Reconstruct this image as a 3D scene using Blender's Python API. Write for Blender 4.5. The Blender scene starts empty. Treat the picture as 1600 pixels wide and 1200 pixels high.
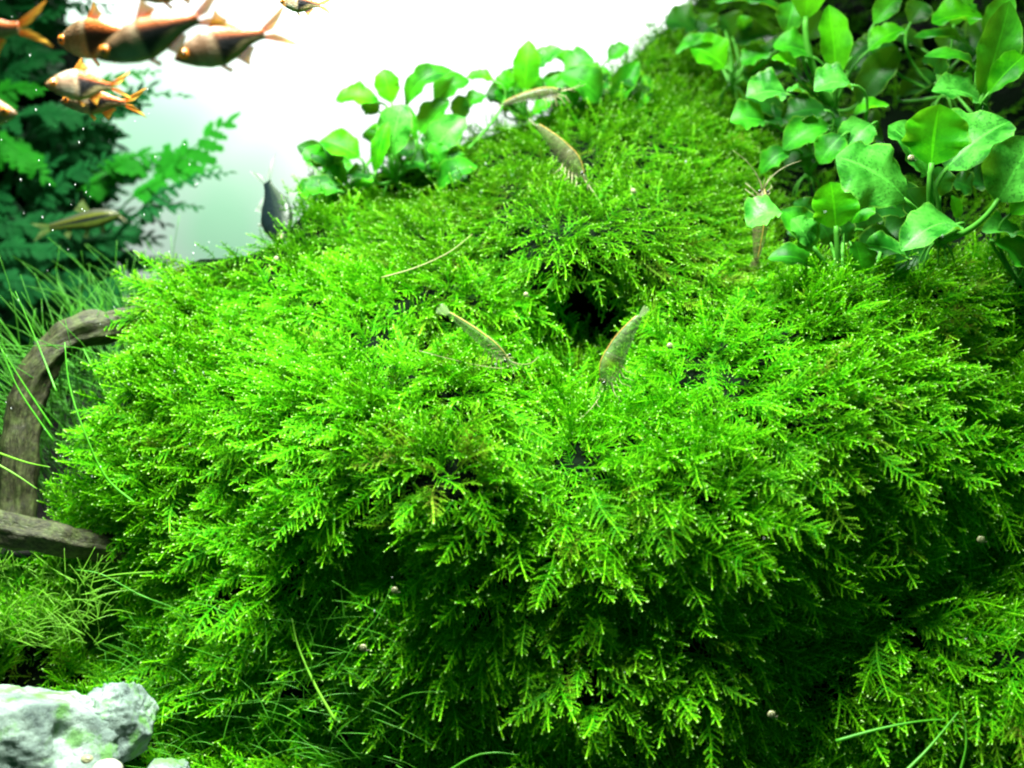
import bpy, math, random
import numpy as np
from mathutils import Vector, Matrix

random.seed(7)
RNG = np.random.default_rng(11)
SC = bpy.context.scene
COL = SC.collection
CM = 0.01                                   # everything below is designed in centimetres
rad = math.radians

# ------------------------------------------------------------------ camera
CAM = np.array([0.0, 0.0, 20.0]); PITCH = rad(-8.0); HFOV = rad(50.0)
FPX = 800.0 / math.tan(HFOV / 2)
cam_d = bpy.data.cameras.new("camera"); cam = bpy.data.objects.new("camera", cam_d); COL.objects.link(cam)
cam.location = CAM * CM; cam.rotation_euler = (rad(90) + PITCH, 0, 0)
cam_d.sensor_width = 36; cam_d.angle = HFOV
cam_d.clip_start = 0.01; cam_d.clip_end = 20
cam_d.dof.use_dof = True; cam_d.dof.focus_distance = 0.42; cam_d.dof.aperture_fstop = 6.8
SC.camera = cam

# ------------------------------------------------------------------ world, lamps, exposure
W = bpy.data.worlds.new("World"); SC.world = W; W.use_nodes = True
bgn = W.node_tree.nodes["Background"]; bgn.inputs[0].default_value = (0.15, 0.8, 0.33, 1); bgn.inputs[1].default_value = 0.19
SC.view_settings.view_transform = 'Standard'; SC.view_settings.look = 'None'
SC.view_settings.exposure = 0.0; SC.view_settings.gamma = 1.0

def area_lamp(name, loc, target, sx, sy, power, color, spread=180):
    l = bpy.data.lights.new(name, 'AREA'); l.shape = 'RECTANGLE'; l.size = sx * CM; l.size_y = sy * CM
    l.energy = power; l.color = color; l.spread = rad(spread)
    o = bpy.data.objects.new(name, l); COL.objects.link(o); o.location = Vector(loc) * CM
    o.rotation_euler = (Vector(target) - Vector(loc)).to_track_quat('-Z', 'Y').to_euler()
    return o
area_lamp("tank_lamp", (-7, 35, 58), (-5, 42.5, 8), 24, 8, 7.3, (0.92, 1.0, 0.90), 105)
area_lamp("added_wall_lamp", (0, 104, 70), (0, 120, 34), 110, 6, 13.5, (0.95, 1.0, 0.97))  # unseen extra lamp, added to lift the rear wall to white

SC.cycles.filter_width = 2.1
SC.cycles.max_bounces = 8; SC.cycles.diffuse_bounces = 3; SC.cycles.transparent_max_bounces = 12
SC.cycles.transmission_bounces = 4; SC.cycles.glossy_bounces = 2

# ------------------------------------------------------------------ helpers
def ray(px, py):
    x = (px - 800.0) / FPX; y = (600.0 - py) / FPX
    return np.array([x, math.cos(PITCH) - y * math.sin(PITCH), math.sin(PITCH) + y * math.cos(PITCH)])
def at(px, py, Y):
    d = ray(px, py); return CAM + d * (Y / d[1])
def unit(v):
    v = np.asarray(v, float); n = np.linalg.norm(v); return v / n if n > 1e-12 else v
def px_cm(Y): return Y / FPX

def mesh(name, V, F, mat, parent=None, origin=(0, 0, 0), smooth=True, col=None, uvc=None):
    V = (np.asarray(V, float) - np.asarray(origin, float)) * CM
    me = bpy.data.meshes.new(name); me.from_pydata(V.tolist(), [], [tuple(f) for f in F])
    if smooth: me.polygons.foreach_set("use_smooth", [True] * len(me.polygons))
    if col is not None:
        a = me.attributes.new("col", 'FLOAT_COLOR', 'POINT'); c = np.ones((len(V), 4), np.float32)
        c[:, :3] = np.asarray(col)[:, :3]; a.data.foreach_set("color", c.ravel())
    if uvc is not None:
        a = me.attributes.new("uvc", 'FLOAT_VECTOR', 'POINT'); c = np.zeros((len(V), 3), np.float32)
        u = np.asarray(uvc, np.float32); c[:, :u.shape[1]] = u; a.data.foreach_set("vector", c.ravel())
    me.update()
    if mat: me.materials.append(mat)
    o = bpy.data.objects.new(name, me); COL.objects.link(o)
    if parent is not None: o.parent = parent
    else: o.location = np.asarray(origin, float) * CM
    return o
def tag(o, label=None, cat=None, group=None, kind=None):
    if label: o['label'] = label
    if cat: o['category'] = cat
    if group: o['group'] = group
    if kind: o['kind'] = kind
    return o
def thing(name, origin, label, cat, group=None):
    o = bpy.data.objects.new(name, None); COL.objects.link(o); o.location = np.asarray(origin, float) * CM
    o.empty_display_size = 0.005
    return tag(o, label, cat, group)

def vnoise(P, scale, seed=0):
    """smooth value noise on points P (n,3), about -1..1"""
    P = np.asarray(P, float) / scale + seed * 17.31
    i = np.floor(P).astype(np.int64); f = P - i; f = f * f * (3 - 2 * f)
    def h(x, y, z):
        n = (x * 374761393 + y * 668265263 + z * 2147483647 + seed * 1274126177) & 0xFFFFFFFF
        n = ((n ^ (n >> 13)) * 1274126177) & 0xFFFFFFFF
        return ((n ^ (n >> 16)) & 0xFFFF) / 32767.5 - 1
    r = 0
    for dx in (0, 1):
        for dy in (0, 1):
            for dz in (0, 1):
                w = (f[:, 0] if dx else 1 - f[:, 0]) * (f[:, 1] if dy else 1 - f[:, 1]) * (f[:, 2] if dz else 1 - f[:, 2])
                r = r + w * h(i[:, 0] + dx, i[:, 1] + dy, i[:, 2] + dz)
    return r

def bez(P0, P1, P2, n):
    t = np.linspace(0, 1, n)[:, None]
    return (1 - t) ** 2 * np.asarray(P0) + 2 * t * (1 - t) * np.asarray(P1) + t * t * np.asarray(P2)
def spline(pts, n):
    """Catmull-Rom through pts"""
    P = np.asarray(pts, float); P = np.vstack([2 * P[0] - P[1], P, 2 * P[-1] - P[-2]]); m = len(P) - 3
    out = []
    for t in np.linspace(0, m - 1e-6, n):
        k = int(t); u = t - k; a, b, c, d = P[k:k + 4]
        out.append(0.5 * (2 * b + (c - a) * u + (2 * a - 5 * b + 4 * c - d) * u * u + (3 * b - a - 3 * c + d) * u ** 3))
    return np.array(out)
def frames(C, ref=(0, 0, 1)):
    T = np.gradient(C, axis=0); T /= np.linalg.norm(T, axis=1)[:, None] + 1e-12
    R = np.tile(np.asarray(ref, float), (len(C), 1))
    S = np.cross(T, R); S /= np.linalg.norm(S, axis=1)[:, None] + 1e-9
    N = np.cross(S, T)
    return T, S, N
def tube_geo(C, radii, k=6, ref=(0, 0.3, 1), cap=True):
    C = np.asarray(C, float); n = len(C); radii = np.broadcast_to(np.asarray(radii, float), (n,))
    T, S, N = frames(C, ref)
    a = np.arange(k) * 2 * math.pi / k
    V = (C[:, None, :] + radii[:, None, None] * (np.cos(a)[None, :, None] * S[:, None, :] + np.sin(a)[None, :, None] * N[:, None, :])).reshape(-1, 3)
    F = [(i * k + j, i * k + (j + 1) % k, (i + 1) * k + (j + 1) % k, (i + 1) * k + j) for i in range(n - 1) for j in range(k)]
    if cap: F += [tuple(range(k - 1, -1, -1)), tuple((n - 1) * k + j for j in range(k))]
    return V, F
class Geo:
    def __init__(s): s.V = []; s.F = []; s.C = []; s.n = 0
    def add(s, V, F, c=None):
        V = np.asarray(V, float); s.V.append(V); s.F += [tuple(i + s.n for i in f) for f in F]; s.n += len(V)
        if c is not None: s.C.append(np.tile(np.asarray(c, float), (len(V), 1)) if np.ndim(c) == 1 else np.asarray(c, float))
    def build(s, name, mat, parent=None, origin=(0, 0, 0), smooth=True):
        return mesh(name, np.vstack(s.V), s.F, mat, parent, origin, smooth, np.vstack(s.C) if s.C else None)
def ball_geo(c, r, seg=10, rings=7, sq=(1, 1, 1)):
    V = []; F = []
    for i in range(rings + 1):
        th = math.pi * i / rings
        for j in range(seg):
            ph = 2 * math.pi * j / seg
            V.append((c[0] + r * sq[0] * math.sin(th) * math.cos(ph), c[1] + r * sq[1] * math.sin(th) * math.sin(ph), c[2] + r * sq[2] * math.cos(th)))
    for i in range(rings):
        for j in range(seg):
            F.append((i * seg + j, (i + 1) * seg + j, (i + 1) * seg + (j + 1) % seg, i * seg + (j + 1) % seg))
    return np.array(V), F

# ------------------------------------------------------------------ materials
class NT:
    def __init__(s, name):
        s.m = bpy.data.materials.new(name); s.m.use_nodes = True; s.t = s.m.node_tree; s.t.nodes.clear()
        s.out = s.n('ShaderNodeOutputMaterial')
    def n(s, typ, **kw):
        x = s.t.nodes.new(typ)
        for k, v in kw.items(): setattr(x, k, v)
        return x
    def l(s, a, b): s.t.links.new(a, b)
    def attr(s, name, typ='GEOMETRY'):
        a = s.n('ShaderNodeAttribute'); a.attribute_name = name; a.attribute_type = typ; return a
    def val(s, sock, v):
        if hasattr(v, 'links'): s.l(v, sock)
        else: sock.default_value = v
    def mix(s, f, a, b, mode='MIX'):
        x = s.n('ShaderNodeMix'); x.data_type = 'RGBA'; x.blend_type = mode
        s.val(x.inputs[0], f)
        for sock, v in ((x.inputs[6], a), (x.inputs[7], b)):
            s.val(sock, v if hasattr(v, 'links') else (*v[:3], 1))
        return x.outputs[2]
    def ramp(s, f, stops):
        r = s.n('ShaderNodeValToRGB'); s.val(r.inputs[0], f)
        el = r.color_ramp.elements
        while len(el) < len(stops): el.new(0.5)
        for e, (p, c) in zip(el, stops): e.position = p; e.color = (*c, 1) if len(c) == 3 else c
        return r.outputs[0]
    def noise(s, scale, vec=None, detail=3, rough=0.55):
        x = s.n('ShaderNodeTexNoise'); x.inputs['Scale'].default_value = scale; x.inputs['Detail'].default_value = detail
        x.inputs['Roughness'].default_value = rough
        if vec is not None: s.l(vec, x.inputs['Vector'])
        return x.outputs['Fac']
    def math(s, op, a, b=0.0):
        x = s.n('ShaderNodeMath'); x.operation = op; s.val(x.inputs[0], a); s.val(x.inputs[1], b); return x.outputs[0]
    def pos(s): return s.n('ShaderNodeNewGeometry').outputs['Position']
    def obj(s): return s.n('ShaderNodeTexCoord').outputs['Object']
    def bsdf(s, color, rough=0.5, spec=0.5, **kw):
        p = s.n('ShaderNodeBsdfPrincipled'); s.val(p.inputs['Base Color'], color if hasattr(color, 'links') else (*color, 1))
        s.val(p.inputs['Roughness'], rough); s.val(p.inputs['Specular IOR Level'], spec)
        for k, v in kw.items(): s.val(p.inputs[k], v)
        return p
    def bump(s, h, strength=0.3, dist=0.001):
        b = s.n('ShaderNodeBump'); b.inputs['Strength'].default_value = strength; b.inputs['Distance'].default_value = dist
        s.l(h, b.inputs['Height']); return b.outputs[0]
    def mixs(s, f, a, b):
        x = s.n('ShaderNodeMixShader'); s.val(x.inputs[0], f); s.l(a, x.inputs[1]); s.l(b, x.inputs[2]); return x.outputs[0]
    def done(s, sh): s.l(sh if hasattr(sh, 'links') else sh, s.out.inputs[0]); return s.m

def mat_moss(name, a, b, tipc):
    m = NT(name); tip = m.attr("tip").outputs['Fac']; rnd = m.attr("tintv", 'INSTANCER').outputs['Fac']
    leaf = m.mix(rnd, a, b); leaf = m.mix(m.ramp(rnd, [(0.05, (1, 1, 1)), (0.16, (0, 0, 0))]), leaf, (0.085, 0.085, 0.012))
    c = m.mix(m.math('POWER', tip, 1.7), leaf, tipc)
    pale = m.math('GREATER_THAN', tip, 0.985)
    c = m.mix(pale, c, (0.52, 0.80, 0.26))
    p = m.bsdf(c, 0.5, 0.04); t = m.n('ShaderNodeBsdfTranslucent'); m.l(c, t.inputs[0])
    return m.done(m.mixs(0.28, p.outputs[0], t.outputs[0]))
def mat_leaf(name, a, b, spots=0.0, trans=0.45, rough=0.32):
    m = NT(name); uv = m.attr("uvc").outputs['Vector']; sep = m.n('ShaderNodeSeparateXYZ'); m.l(uv, sep.inputs[0])
    s, v = sep.outputs[0], sep.outputs[1]
    big = m.noise(95, m.pos(), 4); c = m.mix(m.ramp(big, [(0.38, (0, 0, 0)), (0.64, (1, 1, 1))]), a, b)
    av = m.math('ABSOLUTE', v)
    # side veins: slanting fine lines
    ph = m.math('SINE', m.math('ADD', m.math('MULTIPLY', s, 70.0), m.math('MULTIPLY', av, -26.0)))
    vein = m.math('MULTIPLY', m.math('GREATER_THAN', ph, 0.85), 0.18)
    c = m.mix(vein, c, tuple(x * 0.6 for x in a))
    mid = m.math('LESS_THAN', av, 0.045); c = m.mix(m.math('MULTIPLY', mid, 0.55), c, tuple(min(1, x * 1.5) for x in b))
    edge = m.math('GREATER_THAN', av, 0.93); c = m.mix(m.math('MULTIPLY', edge, 0.16), c, (0.30, 0.62, 0.06))
    if spots:
        sp = m.ramp(m.noise(900, m.pos(), 2), [(0.53, (0, 0, 0)), (0.60, (1, 1, 1))])
        patch = m.ramp(m.noise(130, m.pos(), 2), [(0.38, (0, 0, 0)), (0.55, (1, 1, 1))])
        c = m.mix(m.math('MULTIPLY', m.math('MULTIPLY', sp, patch), spots), c, (0.006, 0.06, 0.008))
    h = m.math('ADD', m.math('MULTIPLY', ph, 0.04), m.noise(600, m.pos(), 3))
    p = m.bsdf(c, rough + 0.14, 0.14, Normal=m.bump(h, 0.35, 0.0004))
    t = m.n('ShaderNodeBsdfTranslucent'); m.l(m.mix(0.5, c, (0.30, 0.85, 0.02)), t.inputs[0])
    return m.done(m.mixs(trans, p.outputs[0], t.outputs[0]))
def mat_plain(name, a, b=None, rough=0.5, trans=0.0, scale=200, spec=0.4):
    m = NT(name); c = m.mix(m.noise(scale, m.pos(), 3), a, b or a); p = m.bsdf(c, rough, spec)
    if trans:
        t = m.n('ShaderNodeBsdfTranslucent'); m.l(c, t.inputs[0]); return m.done(m.mixs(trans, p.outputs[0], t.outputs[0]))
    return m.done(p.outputs[0])
def mat_col(name, rough=0.35, alpha=1.0, spec=0.6, metallic=0.0, trans=0.0):
    m = NT(name); c = m.attr("col").outputs['Color']
    n = m.noise(1500, m.obj(), 2)
    p = m.bsdf(m.mix(m.math('MULTIPLY', n, 0.35), c, (0.9, 0.85, 0.7), 'OVERLAY'), rough, spec, Metallic=metallic)
    sh = p.outputs[0]
    if trans:
        t = m.n('ShaderNodeBsdfTranslucent'); m.l(c, t.inputs[0]); sh = m.mixs(trans, sh, t.outputs[0])
    if alpha < 1:
        tr = m.n('ShaderNodeBsdfTransparent'); sh = m.mixs(alpha, tr.outputs[0], sh)
    return m.done(sh)
def mat_wood():
    m = NT("driftwood_bark"); uv = m.attr("uvc").outputs['Vector']
    mp = m.n('ShaderNodeMapping'); mp.inputs['Scale'].default_value = (1.3, 6, 1); m.l(uv, mp.inputs[0])
    n1 = m.noise(3.2, mp.outputs[0], 6, 0.65); n2 = m.noise(260, m.pos(), 4)
    c = m.ramp(n1, [(0.28, (0.007, 0.007, 0.004)), (0.5, (0.034, 0.034, 0.016)), (0.8, (0.12, 0.128, 0.05))])
    c = m.mix(m.ramp(n2, [(0.45, (0, 0, 0)), (0.75, (0.45, 0.45, 0.45))]), c, (0.12, 0.18, 0.04))
    p = m.bsdf(c, 0.5, 0.3, Normal=m.bump(m.math('ADD', n1, m.math('MULTIPLY', n2, 0.3)), 0.8, 0.0012))
    return m.done(p.outputs[0])
def mat_stone():
    m = NT("pale_stone"); P = m.pos()
    c = m.ramp(m.noise(70, P, 6, 0.65), [(0.32, (0.05, 0.07, 0.07)), (0.46, (0.18, 0.24, 0.21)), (0.62, (0.33, 0.42, 0.36))])
    alg = m.ramp(m.noise(95, P, 4, 0.6), [(0.52, (0, 0, 0)), (0.62, (1, 1, 1))])
    c = m.mix(m.math('MULTIPLY', alg, 0.75), c, (0.10, 0.30, 0.03))
    c = m.mix(m.ramp(m.noise(420, P, 3), [(0.60, (0, 0, 0)), (0.7, (0.7, 0.7, 0.7))]), c, (0.10, 0.13, 0.11))
    p = m.bsdf(c, 0.75, 0.3, Normal=m.bump(m.noise(330, P, 6, 0.7), 0.9, 0.0015))
    return m.done(p.outputs[0])
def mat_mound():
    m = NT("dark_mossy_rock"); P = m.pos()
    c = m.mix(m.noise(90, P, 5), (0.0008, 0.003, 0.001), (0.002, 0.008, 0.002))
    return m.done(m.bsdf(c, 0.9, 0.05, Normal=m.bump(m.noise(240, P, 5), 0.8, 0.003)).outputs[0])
def mat_soil():
    m = NT("dark_soil"); P = m.pos()
    v = m.n('ShaderNodeTexVoronoi'); v.inputs['Scale'].default_value = 350; m.l(P, v.inputs['Vector'])
    c = m.mix(v.outputs['Distance'], (0.014, 0.013, 0.009), (0.004, 0.004, 0.003))
    return m.done(m.bsdf(c, 0.9, 0.2, Normal=m.bump(v.outputs['Distance'], 0.8, 0.003)).outputs[0])
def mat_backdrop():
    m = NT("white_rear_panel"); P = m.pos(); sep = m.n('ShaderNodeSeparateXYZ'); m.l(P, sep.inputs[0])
    wob = m.n('ShaderNodeTexNoise'); wob.inputs['Scale'].default_value = 7; m.l(P, wob.inputs['Vector']); painted_glow = None
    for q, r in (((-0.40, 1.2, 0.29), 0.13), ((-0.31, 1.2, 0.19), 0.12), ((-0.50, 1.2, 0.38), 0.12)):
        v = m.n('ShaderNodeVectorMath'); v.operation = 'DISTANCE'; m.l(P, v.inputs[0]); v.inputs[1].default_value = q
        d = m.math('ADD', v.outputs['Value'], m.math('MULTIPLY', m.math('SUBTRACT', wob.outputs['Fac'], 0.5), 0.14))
        f = m.ramp(m.math('DIVIDE', d, r), [(0.15, (1, 1, 1)), (1.0, (0, 0, 0))]); painted_glow = f if painted_glow is None else m.math('MAXIMUM', painted_glow, f)
    c = m.mix(m.math('MULTIPLY', painted_glow, 0.8), (0.90, 0.92, 0.91), (0.42, 0.90, 0.55))  # soft green glow of the water, painted into the panel colour
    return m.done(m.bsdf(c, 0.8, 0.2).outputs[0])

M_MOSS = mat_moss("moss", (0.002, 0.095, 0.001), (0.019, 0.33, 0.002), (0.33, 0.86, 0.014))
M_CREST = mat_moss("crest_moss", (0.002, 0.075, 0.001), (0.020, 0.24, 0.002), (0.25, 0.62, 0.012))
M_YOUNG = mat_leaf("young_leaf", (0.012, 0.20, 0.002), (0.075, 0.47, 0.004), 0.25, 0.45)
M_LEAF = mat_leaf("green_leaf", (0.004, 0.075, 0.003), (0.032, 0.27, 0.007), 0.3, 0.26)
M_OLD = mat_leaf("speckled_leaf", (0.008, 0.11, 0.006), (0.085, 0.42, 0.045), 0.6, 0.2, 0.25)
M_DARK = mat_leaf("deep_green_leaf", (0.002, 0.028, 0.002), (0.006, 0.07, 0.004), 0.3, 0.25)
M_STEM = mat_plain("leaf_stalk", (0.05, 0.26, 0.02), (0.12, 0.42, 0.05), 0.4, 0.25, 200, 0.15)
M_FERN = mat_plain("fern_frond", (0.003, 0.040, 0.011), (0.010, 0.11, 0.022), 0.6, 0.12, 120, 0.05)
M_FERNL = mat_plain("young_fern_frond", (0.005, 0.11, 0.006), (0.022, 0.25, 0.012), 0.6, 0.2, 120, 0.05)
M_GRASS = mat_plain("grass_blade", (0.05, 0.33, 0.015), (0.14, 0.50, 0.03), 0.4, 0.35, 90)
M_GRASSY = mat_plain("yellow_grass_blade", (0.18, 0.50, 0.03), (0.26, 0.58, 0.05), 0.4, 0.35, 90)
M_BROWN = mat_plain("brown_blade", (0.20, 0.22, 0.06), (0.32, 0.30, 0.12), 0.5, 0.2)
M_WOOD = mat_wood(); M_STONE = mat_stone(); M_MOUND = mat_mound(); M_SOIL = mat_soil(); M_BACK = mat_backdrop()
def mat_fish():
    m = NT("fish_scales"); c = m.attr("col").outputs['Color']; mp = m.n('ShaderNodeMapping'); mp.inputs['Scale'].default_value = (1000, 1000, 1400); m.l(m.obj(), mp.inputs[0])
    v = m.n('ShaderNodeTexVoronoi'); v.inputs['Scale'].default_value = 1.1; m.l(mp.outputs[0], v.inputs['Vector'])
    e = m.ramp(v.outputs['Distance'], [(0.25, (1, 1, 1)), (0.75, (0.55, 0.55, 0.55))]); c = m.mix(0.55, c, e, 'MULTIPLY'); c = m.mix(1.0, c, (0.62, 0.61, 0.58), 'MULTIPLY')
    return m.done(m.bsdf(c, 0.42, 0.35, Normal=m.bump(v.outputs['Distance'], 0.35, 0.0004)).outputs[0])
M_FISH = mat_fish()
M_FIN = mat_col("fish_fin", 0.4, 0.93, 0.2, 0.0, 0.22)
M_SHRIMP = mat_col("shrimp_shell", 0.22, 0.44, 0.5, 0.0, 0.4)
M_SHRIMPFAN = mat_col("shrimp_fan", 0.25, 0.5, 0.6, 0.0, 0.35)
M_FEELER = mat_plain("feeler", (0.24, 0.22, 0.10), (0.34, 0.32, 0.17), 0.4, 0.2)
M_BLACK = mat_plain("eye_black", (0.004, 0.004, 0.006), (0.01, 0.01, 0.012), 0.1, 0, 200, 0.8)
M_ORANGE = mat_plain("orange_iris", (0.80, 0.18, 0.02), (0.9, 0.32, 0.04), 0.2, 0, 900, 0.8)
M_SHELL = mat_plain("snail_shell", (0.24, 0.22, 0.09), (0.50, 0.50, 0.30), 0.25, 0.15, 1200, 0.7)
M_SNAIL = mat_plain("snail_body", (0.10, 0.09, 0.06), (0.16, 0.14, 0.10), 0.5)
M_SPECK = mat_plain("white_speck", (0.85, 0.88, 0.88), (0.9, 0.9, 0.9), 0.3, 0.3)
M_PEBBLE = mat_plain("white_pebble", (0.34, 0.34, 0.22), (0.55, 0.56, 0.48), 0.5, 0, 160)

# ------------------------------------------------------------------ the setting
def grid_mesh(name, P, mat, **kw):
    n, m = P.shape[:2]
    F = [(i * m + j, i * m + j + 1, (i + 1) * m + j + 1, (i + 1) * m + j) for i in range(n - 1) for j in range(m - 1)]
    return mesh(name, P.reshape(-1, 3), F, mat, **kw)
FLOOR = -3.0
g = np.zeros((60, 60, 3)); xs = np.linspace(-95, 95, 60); ys = np.linspace(8, 121, 60)
g[..., 0] = xs[None, :]; g[..., 1] = ys[:, None]
g[..., 2] = FLOOR + np.clip(g[..., 1] - 48, 0, None) * 0.21 + 0.6 * vnoise(g.reshape(-1, 3), 6, 3).reshape(60, 60)
tag(grid_mesh("aquarium_soil", g, M_SOIL), "dark fine soil covering the tank floor", kind='structure')
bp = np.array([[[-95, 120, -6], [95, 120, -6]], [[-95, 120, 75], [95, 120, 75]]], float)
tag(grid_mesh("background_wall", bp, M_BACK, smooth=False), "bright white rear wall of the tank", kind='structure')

# relief of the planted mound: depth (cm) of its face at chosen directions, smoothly interpolated
CTRL = [
 (-200,1200,36),(0,1200,37),(300,1200,39.7),(550,1200,39.2),(800,1200,38.8),(1050,1200,38.7),(1300,1200,38.6),(1600,1200,38.4),(1800,1200,37),
 (0,1050,42),(300,1050,41.2),(600,1050,40.1),(800,1050,39.6),(1050,1050,39.6),(1300,1050,39.2),(1450,1050,39.5),(1600,1050,38.5),
 (0,940,45),(150,950,45),(300,950,41.8),(480,950,40.6),(640,960,39.7),(780,960,39.2),(1000,980,39.7),(1200,960,40.2),(1420,960,41),(1600,940,40),
 (150,860,44),(300,860,42.5),(500,860,40.4),(700,880,39.4),(850,880,39.5),(1000,890,39.5),(1180,880,39.5),(1320,860,41.0),(1460,860,42.6),(1600,840,40.8),
 (60,780,45),(200,750,43.5),(350,750,41.5),(500,750,39.8),(700,750,38.8),(900,750,40),(1100,750,39),(1300,750,39.2),(1480,760,40.8),(1600,740,42),
 (120,650,46),(300,620,43.5),(500,620,42),(700,640,41.3),(900,640,44),(1000,620,42.8),(1200,620,41.3),(1400,620,42),(1600,620,44),(1800,620,45),
 (180,540,48),(300,520,46.5),(450,510,45.6),(600,510,45.5),(750,520,46),(850,500,47.8),(930,530,54),(885,500,50.5),(968,500,50.5),(1040,520,46),(1200,520,43.8),(1400,510,44),(1600,500,45.5),
 (250,430,49.5),(400,430,48.7),(600,430,48.8),(760,430,48.6),(880,435,47.4),(960,430,48),(1060,440,48),(1180,440,49),(1300,445,46.5),(1450,440,46),(1600,435,46),
 (250,380,51.5),(400,365,52),(600,360,51.8),(800,350,49.8),(950,350,48.8),(1080,350,50.2),(1180,360,54),(1320,380,54),(1450,385,53),(1600,380,53),
 (480,300,56),(650,270,57),(800,260,54),(950,260,52.6),(1100,260,54),(1250,260,59),(1450,260,59),(1600,260,58),
 (700,210,60),(850,190,59),(1000,160,59),(1150,160,61),(1300,160,63.5),(1600,150,63),(1000,70,65),(1100,40,68),(1300,40,70),(1600,40,70),(1150,-100,74),(1600,-120,78),(1850,300,56),(1850,0,70)]
CT = np.array(CTRL, float)
def tps(r2): return 0.5 * r2 * np.log(r2 + 1e-9)
_q = CT[:, :2] / 400.0; _n = len(_q)
_K = tps(((_q[:, None] - _q[None]) ** 2).sum(-1)) + 0.004 * np.eye(_n)
_P = np.hstack([np.ones((_n, 1)), _q]); _A = np.block([[_K, _P], [_P.T, np.zeros((3, 3))]])
_w = np.linalg.solve(_A, np.concatenate([CT[:, 2], np.zeros(3)]))
def face_depth(px, py):
    q = np.stack([np.ravel(px), np.ravel(py)], -1) / 400.0
    return tps(((q[:, None] - _q[None]) ** 2).sum(-1)) @ _w[:_n] + _w[_n] + q @ _w[_n + 1:]
SIL = np.array([(-300,890),(-100,885),(0,880),(50,872),(100,850),(140,760),(190,650),(232,560),(266,430),(310,405),(380,402),(435,378),(485,322),(560,280),(650,248),(740,220),(820,194),(900,160),(950,140),(1000,80),(1050,35),(1100,-10),(1200,-40),(1900,-140)], float)
def sil(px): return np.interp(px, SIL[:, 0], SIL[:, 1])
cols = np.arange(-220, 1861, 13.0); rows = np.linspace(0, 1, 120)
PX = np.repeat(cols[None], len(rows), 0); PY = sil(cols)[None] + rows[:, None] * (1330 - sil(cols)[None])
YY = face_depth(PX, PY).reshape(PX.shape)
def at_many(PX, PY, YY):
    x = (PX - 800) / FPX; y = (600 - PY) / FPX
    d = np.stack([x, math.cos(PITCH) - y * math.sin(PITCH), math.sin(PITCH) + y * math.cos(PITCH)], -1)
    return CAM + d * (YY / d[..., 1])[..., None]
G = at_many(PX, PY, YY)
_gq = G.reshape(-1, 3) * np.array([0.42, 0.5, 1.0]); lump = 1.0 * vnoise(_gq, 2.4, 9) + 1.15 * vnoise(G.reshape(-1, 3), 4.4, 5) + 0.95 * vnoise(G.reshape(-1, 3), 2.1, 6)
YY = YY - lump.reshape(YY.shape)
G = at_many(PX, PY, YY)
back = []
for dy, dz in ((30, -14), (16, -5), (7, -1.6), (2.5, -0.3)):
    b = G[0].copy(); b[:, 1] += dy; b[:, 2] += dz; back.append(b)
foot = G[-1].copy(); foot[:, 2] = FLOOR - 1
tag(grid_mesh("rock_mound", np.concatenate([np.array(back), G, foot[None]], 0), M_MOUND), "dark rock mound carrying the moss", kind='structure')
def surf(px, py): return float(face_depth([px], [py])[0])

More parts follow.
